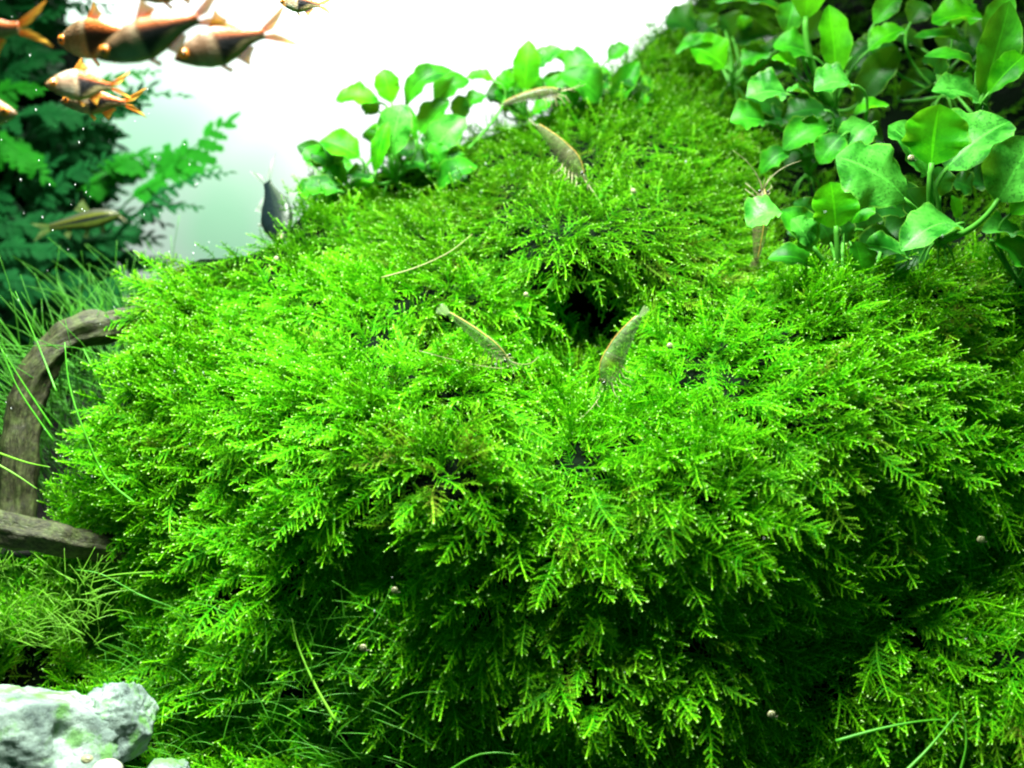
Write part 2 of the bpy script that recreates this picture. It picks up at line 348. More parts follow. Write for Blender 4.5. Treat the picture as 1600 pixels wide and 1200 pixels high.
# ------------------------------------------------------------------ moss
def make_frond(seed, npair, w, droop, shape=0.6, leafy=1.0):
    r = random.Random(seed); V = []; F = []; T = []
    def quad(a, b, c, d, ta, tb):
        i = len(V); V.extend([a, b, c, d]); F.append((i, i + 1, i + 2, i + 3)); T.extend([ta, (ta + tb) / 2, tb, (ta + tb) / 2])
    def P(x): return np.array([x, 0.03 * math.sin(5 * x + seed), -droop * x * x])
    def ribbon(pts, w0, w1, t0, t1):
        for k in range(len(pts) - 1):
            a, b = pts[k], pts[k + 1]; d = unit(b - a); s = unit(np.cross(d, (0, 0, 1))); u = np.cross(s, d)
            f0 = k / (len(pts) - 1); f1 = (k + 1) / (len(pts) - 1); wa = w0 + (w1 - w0) * f0; wb = w0 + (w1 - w0) * f1
            ta = t0 + (t1 - t0) * f0; tb = t0 + (t1 - t0) * f1
            for ax in (s, u):
                i = len(V); V.extend([a - ax * wa, a + ax * wa, b + ax * wb, b - ax * wb]); F.append((i, i + 1, i + 2, i + 3)); T.extend([ta, ta, tb, tb])
    def leaves(pts, size, t0, t1):
        L = np.linalg.norm(np.diff(pts, axis=0), axis=1).sum(); n = max(3, int(L / (0.0140 / leafy)))
        for k in range(n):
            f = (k + 0.5) / n; q = f * (len(pts) - 1); j = min(int(q), len(pts) - 2); a = pts[j] + (pts[j + 1] - pts[j]) * (q - j)
            d = unit(pts[j + 1] - pts[j]); s = unit(np.cross(d, (0, 0, 1))); up = np.cross(s, d)
            sg = 1 if k % 2 else -1; ls = size * r.uniform(0.75, 1.25) * (1 - 0.35 * f)
            ld = unit(d * r.uniform(1.0, 1.7) + s * sg * 0.85 + up * r.uniform(-0.3, 0.6)); wd = unit(np.cross(ld, up)) * ls * 0.24
            t = t0 + (t1 - t0) * f
            quad(a, a + ld * ls * 0.5 + wd, a + ld * ls, a + ld * ls * 0.5 - wd, t * 0.6, t)
    def nub(c, s):
        i = len(V); V.extend([c + np.array(o) * s for o in ((1.3, 0, 0), (-1, 0, 0), (0, 1, 0), (0, -1, 0), (0, 0, 1), (0, 0, -1))]); T.extend([1.0] * 6)
        for a, b in ((2, 4), (4, 3), (3, 5), (5, 2)): F.append((i, i + a, i + b)); F.append((i + 1, i + b, i + a))
    main = np.array([P(x) for x in np.linspace(0, 1, 9)])
    ribbon(main, 0.013, 0.009, 0.45, 0.9); leaves(main[2:], 0.050, 0.15, 0.8); nub(main[-1], 0.016)
    for k in range(npair):
        x = 0.10 + 0.86 * (k + r.uniform(-0.25, 0.25)) / npair
        for sg in (-1, 1):
            if r.random() < 0.10: continue
            xx = x + (0.02 if sg > 0 else 0); L = w * (max(0, 1 - xx) ** shape) * min(1, 0.45 + xx * 2.2) * r.uniform(0.7, 1.15) + 0.03
            a = P(xx); d0 = np.array([r.uniform(0.35, 0.95), sg, r.uniform(-0.5, 0.6)]); d0 = unit(d0)
            e = a + d0 * L + np.array([0.12 * L, 0, -0.20 * L]); pts = bez(a, a + d0 * L * 0.55, e, 4)
            ribbon(pts, 0.0065, 0.005, 0.25, 0.75); leaves(pts, 0.039, 0.05, 0.80)
            if r.random() < 0.06: nub(e, r.uniform(0.010, 0.021))
    return np.array(V), F, np.array(T)
mcol = bpy.data.collections.new("moss_frond_kinds")
for k in range(16):
    fine = 8 <= k < 12
    V, F, T = make_frond(k + 1, 11, (0.30, 0.36, 0.42)[k % 3], (0.10, 0.30, 0.2)[k % 3], 0.5, 0.62) if k >= 12 else make_frond(k + 1, (10 if not fine else 6), (0.22, 0.30, 0.36, 0.26)[k % 4] * (0.85 if fine else 1), (0.10, 0.22, 0.34, 0.16)[(k // 2) % 4], (0.55, 0.75, 0.9)[k % 3], 1.0)
    me = bpy.data.meshes.new("moss_frond"); me.from_pydata((V * CM).tolist(), [], F)
    a = me.attributes.new("tip", 'FLOAT', 'POINT'); a.data.foreach_set("value", T.astype(np.float32)); me.materials.append(M_CREST if fine else M_MOSS)
    o = bpy.data.objects.new("moss_frond_%02d" % k, me); mcol.objects.link(o)

def scatter_group():
    ng = bpy.data.node_groups.new("moss_scatter", 'GeometryNodeTree')
    ng.interface.new_socket("Geometry", in_out='INPUT', socket_type='NodeSocketGeometry')
    ng.interface.new_socket("Geometry", in_out='OUTPUT', socket_type='NodeSocketGeometry')
    N = ng.nodes; gi = N.new('NodeGroupInput'); go = N.new('NodeGroupOutput')
    ci = N.new('GeometryNodeCollectionInfo'); ci.inputs['Collection'].default_value = mcol
    ci.inputs['Separate Children'].default_value = True; ci.inputs['Reset Children'].default_value = True
    iop = N.new('GeometryNodeInstanceOnPoints'); iop.inputs['Pick Instance'].default_value = True
    def na(name, typ):
        x = N.new('GeometryNodeInputNamedAttribute'); x.data_type = typ; x.inputs['Name'].default_value = name; return x.outputs['Attribute']
    L = ng.links; L.new(gi.outputs[0], iop.inputs['Points']); L.new(ci.outputs[0], iop.inputs['Instance'])
    L.new(na("idx", 'INT'), iop.inputs['Instance Index'])
    e2r = N.new('FunctionNodeEulerToRotation'); L.new(na("rot", 'FLOAT_VECTOR'), e2r.inputs[0]); L.new(e2r.outputs[0], iop.inputs['Rotation'])
    L.new(na("scl", 'FLOAT'), iop.inputs['Scale']); L.new(iop.outputs[0], go.inputs[0])
    return ng
NG = scatter_group()

def ell(px, py, cx, cy, rx, ry): return np.clip(1 - ((px - cx) / rx) ** 2 - ((py - cy) / ry) ** 2, 0, 1)
def moss_density(px, py):
    d = np.ones_like(px)
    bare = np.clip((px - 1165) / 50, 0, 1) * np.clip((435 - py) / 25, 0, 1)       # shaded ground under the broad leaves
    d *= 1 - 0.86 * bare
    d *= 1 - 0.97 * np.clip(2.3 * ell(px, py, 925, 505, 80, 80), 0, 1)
    d *= 1 - 0.5 * np.clip(1.6 * ell(px, py, 1450, 862, 110, 38), 0, 1)
    d *= 1 - 0.25 * np.clip((py - 960) / 60, 0, 1)
    d *= 1 - 0.9 * np.clip((200 - px) / 120, 0, 1) * np.clip((py - 1010) / 30, 0, 1)
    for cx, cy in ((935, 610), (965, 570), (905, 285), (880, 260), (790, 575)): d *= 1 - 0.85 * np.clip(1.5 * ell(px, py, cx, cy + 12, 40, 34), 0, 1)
    return d
def moss(name, label, select, count, seed, lmin, lmax, kinds=(0, 9), droop=0.60, lift=0.0, tone=0.5):
    rg = np.random.default_rng(seed)
    a = G[:-1, :-1]; b = G[:-1, 1:]; c = G[1:, :-1]
    n = np.cross(c - a, b - a); ar = np.linalg.norm(n, axis=-1); n = n / (ar[..., None] + 1e-9)
    flip = n[..., 1] > 0; n[flip] *= -1
    cpx = PX[:-1, :-1] + 6; cpy = (PY[:-1, :-1] + PY[1:, :-1]) / 2
    wgt = ar * moss_density(cpx, cpy) * select(cpx, cpy) * (cpy < 1290) * (cpx > -120) * (cpx < 1720)
    wgt = wgt.ravel(); idx = rg.choice(len(wgt), count, p=wgt / wgt.sum()); m = G.shape[1] - 1
    i, j = idx // m, idx % m; u = rg.random((count, 1)); v = rg.random((count, 1))
    p = G[i, j] + u * (G[i, j + 1] - G[i, j]) + v * (G[i + 1, j] - G[i, j]); nn = n[i, j]
    px = PX[i, j]; py = PY[i, j]
    # outward flow over the mound: down the slope and away from the crest
    down = np.array([0, 0, -1.0]) - nn * (-nn[:, 2:3])
    cx = np.where(py < 440, 900, 850 + 0 * px); side = np.clip((px - cx) / 380, -1, 1)
    lat = np.stack([side, 0 * side, 0 * side], -1); lat = lat - nn * (lat * nn).sum(-1, keepdims=True)
    # clumps share a direction
    cl = np.stack([vnoise(p, 2.6, 21), vnoise(p, 2.6, 22), vnoise(p, 2.6, 23)], -1)
    flow = down * droop + lat * 0.85 + cl * 0.95 + rg.normal(0, 0.55, (count, 3))
    flow /= np.linalg.norm(flow, axis=1)[:, None]
    d = flow * 0.85 + nn * 0.55 + np.array([0, 0, 0.12]); d /= np.linalg.norm(d, axis=1)[:, None]
    up = nn + np.array([0, -0.15, 0.55]) + rg.normal(0, 0.5, (count, 3))
    if kinds[0] >= 12: up = nn * 0.5 + np.array([0, -0.9, 0.25]) + rg.normal(0, 0.3, (count, 3))
    z = up - d * (up * d).sum(-1, keepdims=True); z /= np.linalg.norm(z, axis=1)[:, None]
    y = np.cross(z, d)
    rot = np.array([Matrix(((d[k, 0], y[k, 0], z[k, 0]), (d[k, 1], y[k, 1], z[k, 1]), (d[k, 2], y[k, 2], z[k, 2]))).to_euler() for k in range(count)], np.float32)
    p = p + nn * (rg.uniform(-0.5, 0.35, (count, 1)) + lift)
    scl = (rg.uniform(lmin, lmax, count)).astype(np.float32)
    tint = np.clip(tone + 0.35 * vnoise(p, 5, 31) + rg.normal(0, 0.16, count), 0, 1).astype(np.float32)
    me = bpy.data.meshes.new(name); me.from_pydata((p * CM).tolist(), [], [])
    me.attributes.new("rot", 'FLOAT_VECTOR', 'POINT').data.foreach_set("vector", rot.ravel())
    me.attributes.new("scl", 'FLOAT', 'POINT').data.foreach_set("value", scl)
    me.attributes.new("tintv", 'FLOAT', 'POINT').data.foreach_set("value", tint)
    me.attributes.new("idx", 'INT', 'POINT').data.foreach_set("value", rg.integers(kinds[0], kinds[1], count).astype(np.int32))
    o = bpy.data.objects.new(name, me); COL.objects.link(o)
    md = o.modifiers.new("scatter", 'NODES'); md.node_group = NG
    return tag(o, label, kind='stuff')
upper = lambda x, y: (y < 445).astype(float)
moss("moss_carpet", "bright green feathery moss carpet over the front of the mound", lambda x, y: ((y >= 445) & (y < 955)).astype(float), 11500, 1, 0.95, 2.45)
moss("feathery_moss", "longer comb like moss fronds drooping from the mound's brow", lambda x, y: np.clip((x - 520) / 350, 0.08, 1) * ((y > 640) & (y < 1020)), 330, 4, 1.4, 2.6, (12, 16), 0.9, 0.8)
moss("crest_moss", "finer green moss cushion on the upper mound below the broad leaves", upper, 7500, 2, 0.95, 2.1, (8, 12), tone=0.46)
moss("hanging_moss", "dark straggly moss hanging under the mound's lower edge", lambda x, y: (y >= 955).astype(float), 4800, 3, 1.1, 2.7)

# ------------------------------------------------------------------ broad-leaved plants
def make_leaf(root, O, crown, bx, by, tx, ty, wpx, Yb, f=50, dY=0.0, sag=0.12, mat=None, wave=0.07, cup=0.16, stalk=0.085, seed=0):
    r = random.Random(seed * 7919 + int(bx * 3 + by)); B = at(bx, by, Yb); T = at(tx, ty, Yb + dY)
    a = T - B; L = np.linalg.norm(a); a /= L
    n0 = np.array([0, -math.cos(rad(f)), math.sin(rad(f))]); side = unit(np.cross(a, n0)); n = unit(np.cross(side, a))
    Wd = wpx * px_cm(Yb) / max(math.sqrt(max(0, 1 - side[1] ** 2)), 0.45)
    ns, nv = 17, 11; C = bez(B, B + a * L * 0.5 + n * sag * L * 2, T, ns)
    s = np.linspace(0, 1, ns); e1 = r.uniform(0.65, 0.95); prof = s ** e1 * (1 - s) ** r.uniform(0.58, 0.9); prof = prof / prof.max() * 0.5 * Wd; prof[0] = 0.05 + 0.02 * Wd
    prof[-1] = 0.02; ph = r.uniform(0, 6.28); fr = r.uniform(1.6, 2.6); V = []; U = []
    Tn = np.gradient(C, axis=0); Tn /= np.linalg.norm(Tn, axis=1)[:, None]
    skew = r.uniform(-0.12, 0.12)
    for i in range(ns):
        nn = unit(np.cross(side, Tn[i])); e = math.sin(math.pi * s[i])
        for v in np.linspace(-1, 1, nv):
            w = wave * Wd * e * v * v * (math.sin(6.283 * fr * s[i] + ph + (1.9 if v > 0 else 0)) + 0.45 * math.sin(6.283 * fr * 2.3 * s[i] + 2 * ph + v))
            c = cup * Wd * v * v * e - 0.02 * Wd * math.exp(-(v / 0.12) ** 2) * e + skew * Wd * v * e
            rag = 1 + 0.05 * math.sin(23 * s[i] + ph * 3 + 5 * (v > 0)) * (abs(v) > 0.95)
            V.append(C[i] + side * v * prof[i] * rag + nn * (w + c)); U.append((s[i], v))
    F = [(i * nv + j, i * nv + j + 1, (i + 1) * nv + j + 1, (i + 1) * nv + j) for i in range(ns - 1) for j in range(nv - 1)]
    lf = mesh("leaf", V, F, mat, root, O, uvc=U)
    if crown is not None:
        D = np.linalg.norm(B - crown); ctl = B - a * D * 0.38 + np.array([0, 0, -0.06 * D]); Cp = bez(crown, ctl, B + a * 0.04 * L, 9)
        rr = np.linspace(stalk * 1.25, stalk * 0.8, 9)
        Vp, Fp = tube_geo(Cp, rr, 7); mesh("leaf_stalk", Vp, Fp, M_STEM, lf, O)
    return lf
Y_, L_, O_, D_ = M_YOUNG, M_LEAF, M_OLD, M_DARK
GR, GC = "broad leaved plants on the right slope", "broad leaved plants along the crest"
def plant(label, crown, leaves, group, stalk=0.066, name="broad_leaf_plant"):
    cx, cy, cY = crown; O = at(cx, cy, cY); root = thing(name, O, label, "plant", group)
    Gc = Geo(); Gc.add(*ball_geo(O, 0.22, 8, 5, (1, 1, 0.8)))
    for k in range(5):      # a short rootstock with roots
        aa = k * 1.26; e = O + np.array([math.cos(aa) * 0.8, math.sin(aa) * 0.5, -1.1]); Gc.add(*tube_geo(bez(O, O + np.array([math.cos(aa) * 0.6, math.sin(aa) * .4, 0]), e, 5), [0.07, .06, .05, .04, .02], 5))
    Gc.build("rootstock", M_STEM, root, O)
    rp = random.Random(cx)
    if group == GC:
        for k in range(9):
            a = rp.uniform(2.2, 5.6); bx, by = cx + rp.uniform(5, 35) * math.cos(a), cy - rp.uniform(20, 60); ln = rp.uniform(36, 54); an = rp.uniform(0.1, 3.0)
            leaves = leaves + [(bx, by, bx + ln * math.cos(an), by - ln * .7 * math.sin(an), rp.uniform(28, 38), rp.uniform(-1.0, 1.6), (L_, D_, Y_, L_)[k % 4], rp.uniform(25, 55))]
    if group == GR:
        for k in range(5):
            a = rp.uniform(0, 6.28); bx, by = cx + rp.uniform(20, 70) * math.cos(a), cy - 45 - rp.uniform(0, 60); ln = rp.uniform(45, 70); an = a + rp.uniform(-.5, .5)
            leaves = leaves + [(bx, by, bx + ln * math.cos(an), by - ln * (0.2 + 0.5 * math.sin(an)), rp.uniform(36, 54), rp.uniform(1.5, 3.5), D_, rp.uniform(30, 60))]
    for k, q in enumerate(leaves):
        kw = dict(q[-1]) if isinstance(q[-1], dict) else {}; q = q[:-1] if isinstance(q[-1], dict) else q
        bx, by, tx, ty, w, dYb, m = q[:7]; f = q[7] if len(q) > 7 else 50
        make_leaf(root, O, None if kw.pop('nostalk', False) else O, bx, by, tx, ty, w, cY + dYb, f, mat=m, seed=k, stalk=kw.pop('stalk', stalk), **kw)
    return root
plant("largest broad leaved plant, upright rosette with thick pale stalks at far right", (1465, 378, 44.5), [
    (1455, 258, 1468, 163, 98, -1.6, Y_, 8, dict(stalk=0.135, cup=0.10, sag=-0.04)),
    (1450, 272, 1388, 196, 88, -0.6, O_, 40), (1478, 264, 1578, 190, 78, -0.2, O_, 55, dict(stalk=0.115)),
    (1558, 314, 1616, 216, 92, -2.2, O_, 35, dict(stalk=0.115)), (1416, 312, 1306, 244, 92, -2.4, O_, 38, dict(cup=-0.08)),
    (1400, 322, 1330, 300, 50, -1.0, L_, 45, dict(nostalk=True)),
    (1496, 350, 1408, 392, 52, -2.6, O_, 55, dict(sag=0.2, dY=-0.8)), (1452, 358, 1412, 296, 62, 0.3, D_, 30),
    (1496, 342, 1487, 305, 17, -0.8, Y_, 20), (1512, 250, 1560, 240, 22, 0.8, L_, 60, dict(nostalk=True))], GR, 0.085)
plant("young broad leaved plant with fan shaped yellow-green leaf beside the upright brown shrimp", (1312, 446, 45), [
    (1306, 356, 1298, 284, 80, -0.6, Y_, 15, dict(stalk=0.12, cup=0.14, sag=0.06)), (1330, 348, 1358, 312, 40, -0.2, Y_, 40, dict(nostalk=True)),
    (1272, 388, 1222, 328, 62, -0.4, L_, 30, dict(stalk=0.12, sag=0.14)), (1222, 332, 1167, 352, 36, -1.2, O_, 60, dict(nostalk=True, sag=0.18)),
    (1266, 384, 1236, 342, 40, -0.9, O_, 45, dict(nostalk=True)), (1278, 428, 1200, 404, 36, 0.2, L_, 45, dict(sag=0.25)),
    (1298, 380, 1282, 350, 40, 0.6, D_, 25), (1270, 338, 1240, 316, 34, 0.9, D_, 30)], GR)
plant("low dark leaved plant beneath the largest rosette, one round leaf upright", (1360, 446, 45.3), [
    (1348, 430, 1336, 377, 48, -0.4, L_, 20), (1416, 402, 1350, 384, 42, -0.3, O_, 50), (1400, 420, 1450, 390, 42, 0.6, D_, 40)], GR)
plant("plant cut by the right picture edge, small leaves low beside the largest rosette", (1590, 440, 44.5), [
    (1600, 372, 1534, 362, 36, -0.8, O_, 60), (1555, 378, 1602, 428, 50, -1.2, L_, 55, dict(sag=0.2)), (1578, 335, 1625, 318, 30, -1, Y_, 50)], GR)
plant("plant with small overlapping pale leaves bordering the moss slope", (1262, 275, 52), [
    (1196, 190, 1141, 190, 38, -0.8, L_, 52), (1228, 146, 1166, 152, 44, -0.6, O_, 55), (1262, 150, 1228, 143, 20, -0.4, O_, 60),
    (1290, 172, 1220, 184, 46, -1, D_, 40), (1297, 196, 1223, 234, 42, -1.8, L_, 42, dict(sag=0.18)), (1234, 236, 1188, 272, 26, -1.6, L_, 50, dict(sag=0.2)),
    (1272, 240, 1226, 262, 42, -1.2, D_, 45)], GR)
plant("plant with rounded bright leaves just above the largest speckled leaf", (1318, 282, 51), [
    (1330, 132, 1272, 142, 50, -1.6, O_, 48, dict(sag=0.2)), (1316, 212, 1280, 256, 44, -2.6, L_, 45), (1362, 194, 1318, 238, 46, -2.4, O_, 48),
    (1334, 180, 1389, 164, 26, -0.8, Y_, 55), (1330, 262, 1362, 235, 34, -0.6, D_, 40)], GR)
plant("plant with one tall tongue shaped leaf standing in the middle of the group", (1305, 172, 54.5), [
    (1306, 124, 1295, 8, 48, -2.0, Y_, 18, dict(sag=0.06, cup=0.2)), (1270, 88, 1207, 72, 46, -1, L_, 42), (1262, 60, 1290, 20, 40, -0.4, D_, 30),
    (1228, 52, 1240, 2, 44, 0, L_, 25), (1340, 162, 1402, 72, 46, -0.8, D_, 35, dict(sag=0.1)), (1358, 78, 1414, 46, 32, -1.4, Y_, 52),
    (1245, 108, 1205, 92, 20, -1.5, Y_, 60, dict(nostalk=True)), (1330, 90, 1362, 66, 26, -0.4, D_, 40), (1258, 30, 1262, -70, 60, -1.2, Y_, 15, dict(stalk=0.16))], GR)
plant("plant with a drooping bright front leaf at the upper left of the group", (1143, 135, 57.5), [
    (1134, 106, 1078, 74, 52, -1.4, Y_, 40, dict(sag=0.12)), (1128, 74, 1055, 84, 26, -0.6, L_, 45, dict(sag=0.25)), (1208, 56, 1148, 66, 46, 0, D_, 40),
    (1166, 52, 1157, 24, 24, 0.4, Y_, 25), (1202, 84, 1158, 100, 32, -0.8, L_, 45), (1226, 26, 1118, 4, 34, -1, L_, 50, dict(sag=0.15)), (1160, 110, 1190, 130, 40, -0.3, D_, 30)], GR)
plant("plant with a tall wavy leaf at the top right corner", (1530, 190, 49), [
    (1534, 152, 1578, 2, 66, -1.8, L_, 22, dict(sag=0.05, wave=0.10, stalk=0.115)), (1544, 146, 1606, 84, 36, -2.2, Y_, 45), (1533, 160, 1456, 142, 46, -1.4, O_, 50, dict(sag=0.14)),
    (1532, 124, 1444, 88, 28, -0.6, L_, 45, dict(sag=0.2)), (1540, 60, 1580, -10, 40, 0, L_, 30), (1572, 104, 1612, 118, 24, -2, O_, 55)], GR)
plant("plant with two horizontal wavy leaves below the top edge at the right", (1475, 150, 53.5), [
    (1538, 30, 1456, 36, 40, -1.6, Y_, 55, dict(wave=0.12)), (1524, 80, 1428, 58, 30, -1, L_, 50, dict(sag=0.12)), (1490, 40, 1496, -30, 40, 0, L_, 20),
    (1528, 24, 1506, 10, 18, -1, L_, 45), (1366, 36, 1408, -6, 30, 0.4, L_, 40), (1405, 150, 1462, 116, 34, 0.6, D_, 35), (1422, 36, 1446, 4, 40, 0.4, D_, 30)], GR)
plant("leftmost crest plant with a leaf tip hanging towards the dark fish", (530, 312, 54), [
    (520, 260, 464, 228, 32, 0, D_, 35), (562, 246, 500, 220, 40, -0.8, Y_, 42), (580, 276, 542, 272, 28, -0.6, D_, 40), (530, 298, 458, 306, 26, -1.2, L_, 55), (590, 158, 524, 156, 32, 0.6, Y_, 45)], GC)
plant("crest plant with one upright yellow-green leaf against the white wall", (618, 280, 55), [
    (612, 160, 599, 108, 38, -0.4, Y_, 15), (592, 174, 564, 164, 28, 0, D_, 35), (634, 166, 708, 110, 34, 0, L_, 35, dict(sag=0.3)),
    (612, 244, 628, 162, 54, -1.6, O_, 30), (586, 270, 607, 190, 28, -2, Y_, 25), (650, 220, 636, 164, 18, -0.8, L_, 20)], GC)
plant("crest plant with a pale leaf bending over the moss, middle of the left cluster", (690, 272, 55.5), [
    (656, 208, 702, 156, 38, -0.6, L_, 35), (679, 162, 734, 126, 34, 0, L_, 35, dict(sag=0.25)), (772, 126, 728, 122, 18, 0.6, Y_, 50), (668, 254, 728, 184, 44, -1.6, O_, 35, dict(sag=0.15)),
    (722, 188, 716, 148, 30, 0, D_, 25), (724, 170, 760, 150, 26, 0.2, L_, 45)], GC)
plant("low crest plant, single arched leaf over a dark hollow", (700, 305, 54), [(684, 296, 746, 260, 32, -0.8, L_, 40, dict(sag=0.25)), (700, 290, 730, 275, 24, -0.4, D_, 40)], GC)
plant("crest plant with a tall pointed pale leaf behind the upper shrimp", (822, 185, 58), [
    (820, 142, 826, 62, 42, -0.8, Y_, 20), (800, 140, 775, 120, 28, -0.6, Y_, 40), (842, 104, 878, 76, 34, 0.4, O_, 45), (861, 160, 834, 178, 22, -1.2, Y_, 45),
    (808, 160, 760, 150, 30, -0.4, D_, 40), (790, 176, 800, 140, 30, 0, D_, 30)], GC)
plant("crest plant with a broad bright leaf folding over, right of the upper shrimp", (915, 182, 58), [
    (882, 116, 928, 92, 38, 0, O_, 45), (938, 158, 876, 116, 50, -1, L_, 35, dict(sag=0.2)), (900, 165, 868, 130, 44, -0.4, L_, 30), (950, 94, 984, 74, 24, 0.6, L_, 45), (905, 110, 850, 86, 30, 1, Y_, 45)], GC)
plant("crest plant at the right end with one upright folded oval leaf", (962, 185, 58.5), [
    (960, 164, 998, 96, 34, -0.8, L_, 30, dict(cup=0.35)), (984, 170, 1014, 152, 24, -0.8, L_, 45), (955, 150, 940, 120, 26, 0.6, D_, 30)], GC)

# ------------------------------------------------------------------ fern thicket at the left
def fern_frond(root, O, bx, by, tx, ty, wpx, Y, mat, f=35, sag=0.12, dY=0, np_=9, seed=0):
    r = random.Random(seed); B = at(bx, by, Y); T = at(tx, ty, Y + dY); a = T - B; L = np.linalg.norm(a); a /= L
    n0 = np.array([0, -math.cos(rad(f)), math.sin(rad(f))]); side = unit(np.cross(a, n0)); n = unit(np.cross(side, a)); W = wpx * px_cm(Y) * 0.62
    C = bez(B, B + a * L * .5 + n * sag * L * 2, T, 25); g = Geo(); g.add(*tube_geo(C, np.linspace(0.07, 0.02, 25), 5))
    def blade(p, d, ln, wd):
        m = 9; sd = unit(np.cross(d, n)); V = []; 
        for k in range(m):
            q = k / (m - 1); w = wd * (math.sin(math.pi * min(1, q * 0.86 + 0.13)) ** 0.7) * (1.0 if k % 2 else 0.62) + 0.01
            c = p + d * ln * q + n * (-0.25 * ln * q * q)
            V += [c - sd * w - d * (0.10 * ln if k % 2 == 0 else -0.02 * ln) + n * 0.12 * w, c, c + sd * w - d * (0.10 * ln if k % 2 == 0 else -0.02 * ln) + n * 0.12 * w]
        F = []
        for k in range(m - 1):
            for j in (0, 1): F.append((k * 3 + j, k * 3 + j + 1, k * 3 + j + 4, k * 3 + j + 3))
        g.add(np.array(V), F)
    for k in range(np_):
        x = 0.14 + 0.82 * k / np_; i = int(x * 24); ln = W * (1.05 - 0.75 * x ** 1.3) * r.uniform(0.85, 1.1)
        for sg in (-1, 1):
            if r.random() < 0.08: continue
            ln = W * (1.05 - 0.75 * x ** 1.3) * r.uniform(0.7, 1.15)
            d = unit(side * sg + a * r.uniform(0.55, 0.9) + n * r.uniform(-0.45, 0.35)); blade(C[min(i + (sg > 0), 24)], d, ln, ln * r.uniform(0.24, 0.32))
    blade(C[22], a, W * 0.45, W * 0.09)
    return g.build("frond", mat, root, O)
def fern(label, crown, Y, fr):
    O = at(*crown, Y); root = thing("water_fern", O, label, "fern", "ferns at the left of the tank")
    g = Geo(); g.add(*tube_geo([O + np.array([-2, 0, -0.6]), O, O + np.array([2.2, 0.4, 0.1])], [0.3, 0.45, 0.25], 7)); g.build("rootstock", M_FERN, root, O)
    for k, q in enumerate(fr):
        bx, by, tx, ty, w, dY, m = q[:7]; fern_frond(root, O, bx, by, tx, ty, w, Y + dY, m, q[7] if len(q) > 7 else 35, np_=q[8] if len(q) > 8 else 9, seed=int(bx * 7 + by * 3 + tx))
        if abs(bx - crown[0]) + abs(by - crown[1]) > 8:
            B = at(bx, by, Y + dY); Vp, Fp = tube_geo(bez(O, (O + B) / 2 + np.array([-.6, 0, -0.8]), B, 8), 0.06, 5); mesh("frond_stalk", Vp, Fp, M_FERN, root, O)
    return root
rf = random.Random(3)
def rnd_fronds(n, x0, x1, y0, y1, dmin, dmax):
    o = []
    for k in range(n):
        bx = rf.uniform(x0, x1); by = rf.uniform(y0, y1); an = rf.uniform(-0.75, 0.45); ln = rf.uniform(110, 190)
        o.append((bx, by, bx + ln * math.cos(an), by + ln * math.sin(an), rf.uniform(55, 85), rf.uniform(dmin, dmax), M_FERN, rf.uniform(20, 60)))
    return o
F_, FL = M_FERN, M_FERNL
fern("dark green fern fronds at the upper left behind the orange fish", (-40, 260), 67, [
    (45, 42, 196, 8, 34, -1, F_), (-10, 60, 95, 96, 60, 0, F_), (0, 130, 96, 84, 60, -1, F_), (110, 188, 306, 153, 46, -2, F_, 45, 12), (120, 158, 255, 112, 44, -1, FL, 40),
    (80, 200, 238, 166, 60, -2, F_), (60, 200, 200, 214, 62, -1, F_), (-20, 200, 160, 185, 74, -3, F_), (-20, 205, 80, 286, 74, -4, FL, 45), (-10, 150, 70, 140, 50, -3, FL)]
    + rnd_fronds(24, -80, 40, -20, 260, 1, 8))
fern("bright young fern fronds reaching towards the white wall, above the dark fish", (150, 400), 66, [
    (238, 306, 370, 182, 92, -2, FL, 20, 7), (196, 318, 346, 262, 56, -3, FL, 35), (222, 326, 372, 270, 42, -4, F_, 50), (205, 338, 318, 326, 44, -4, F_, 50), (140, 268, 305, 250, 70, -1, FL, 40),
    (60, 268, 195, 216, 60, 0, F_), (100, 348, 275, 356, 46, -3, F_, 50), (120, 300, 235, 268, 70, 0, FL, 40)] + rnd_fronds(8, 20, 120, 240, 340, 1, 5))
fern("shadowed low fern fronds below the striped fish at the left edge", (-20, 470), 63, [
    (110, 392, 258, 372, 60, 1, F_), (120, 425, 270, 412, 64, 2, F_), (90, 455, 250, 450, 60, 1, F_), (150, 400, 240, 340, 50, 3, F_), (100, 480, 236, 486, 60, 2, F_), (-15, 392, 118, 402, 52, -1, F_), (-15, 440, 92, 452, 50, -2, F_), (-20, 352, 100, 372, 52, 0, F_)] + rnd_fronds(34, -70, 130, 330, 600, 0, 9))

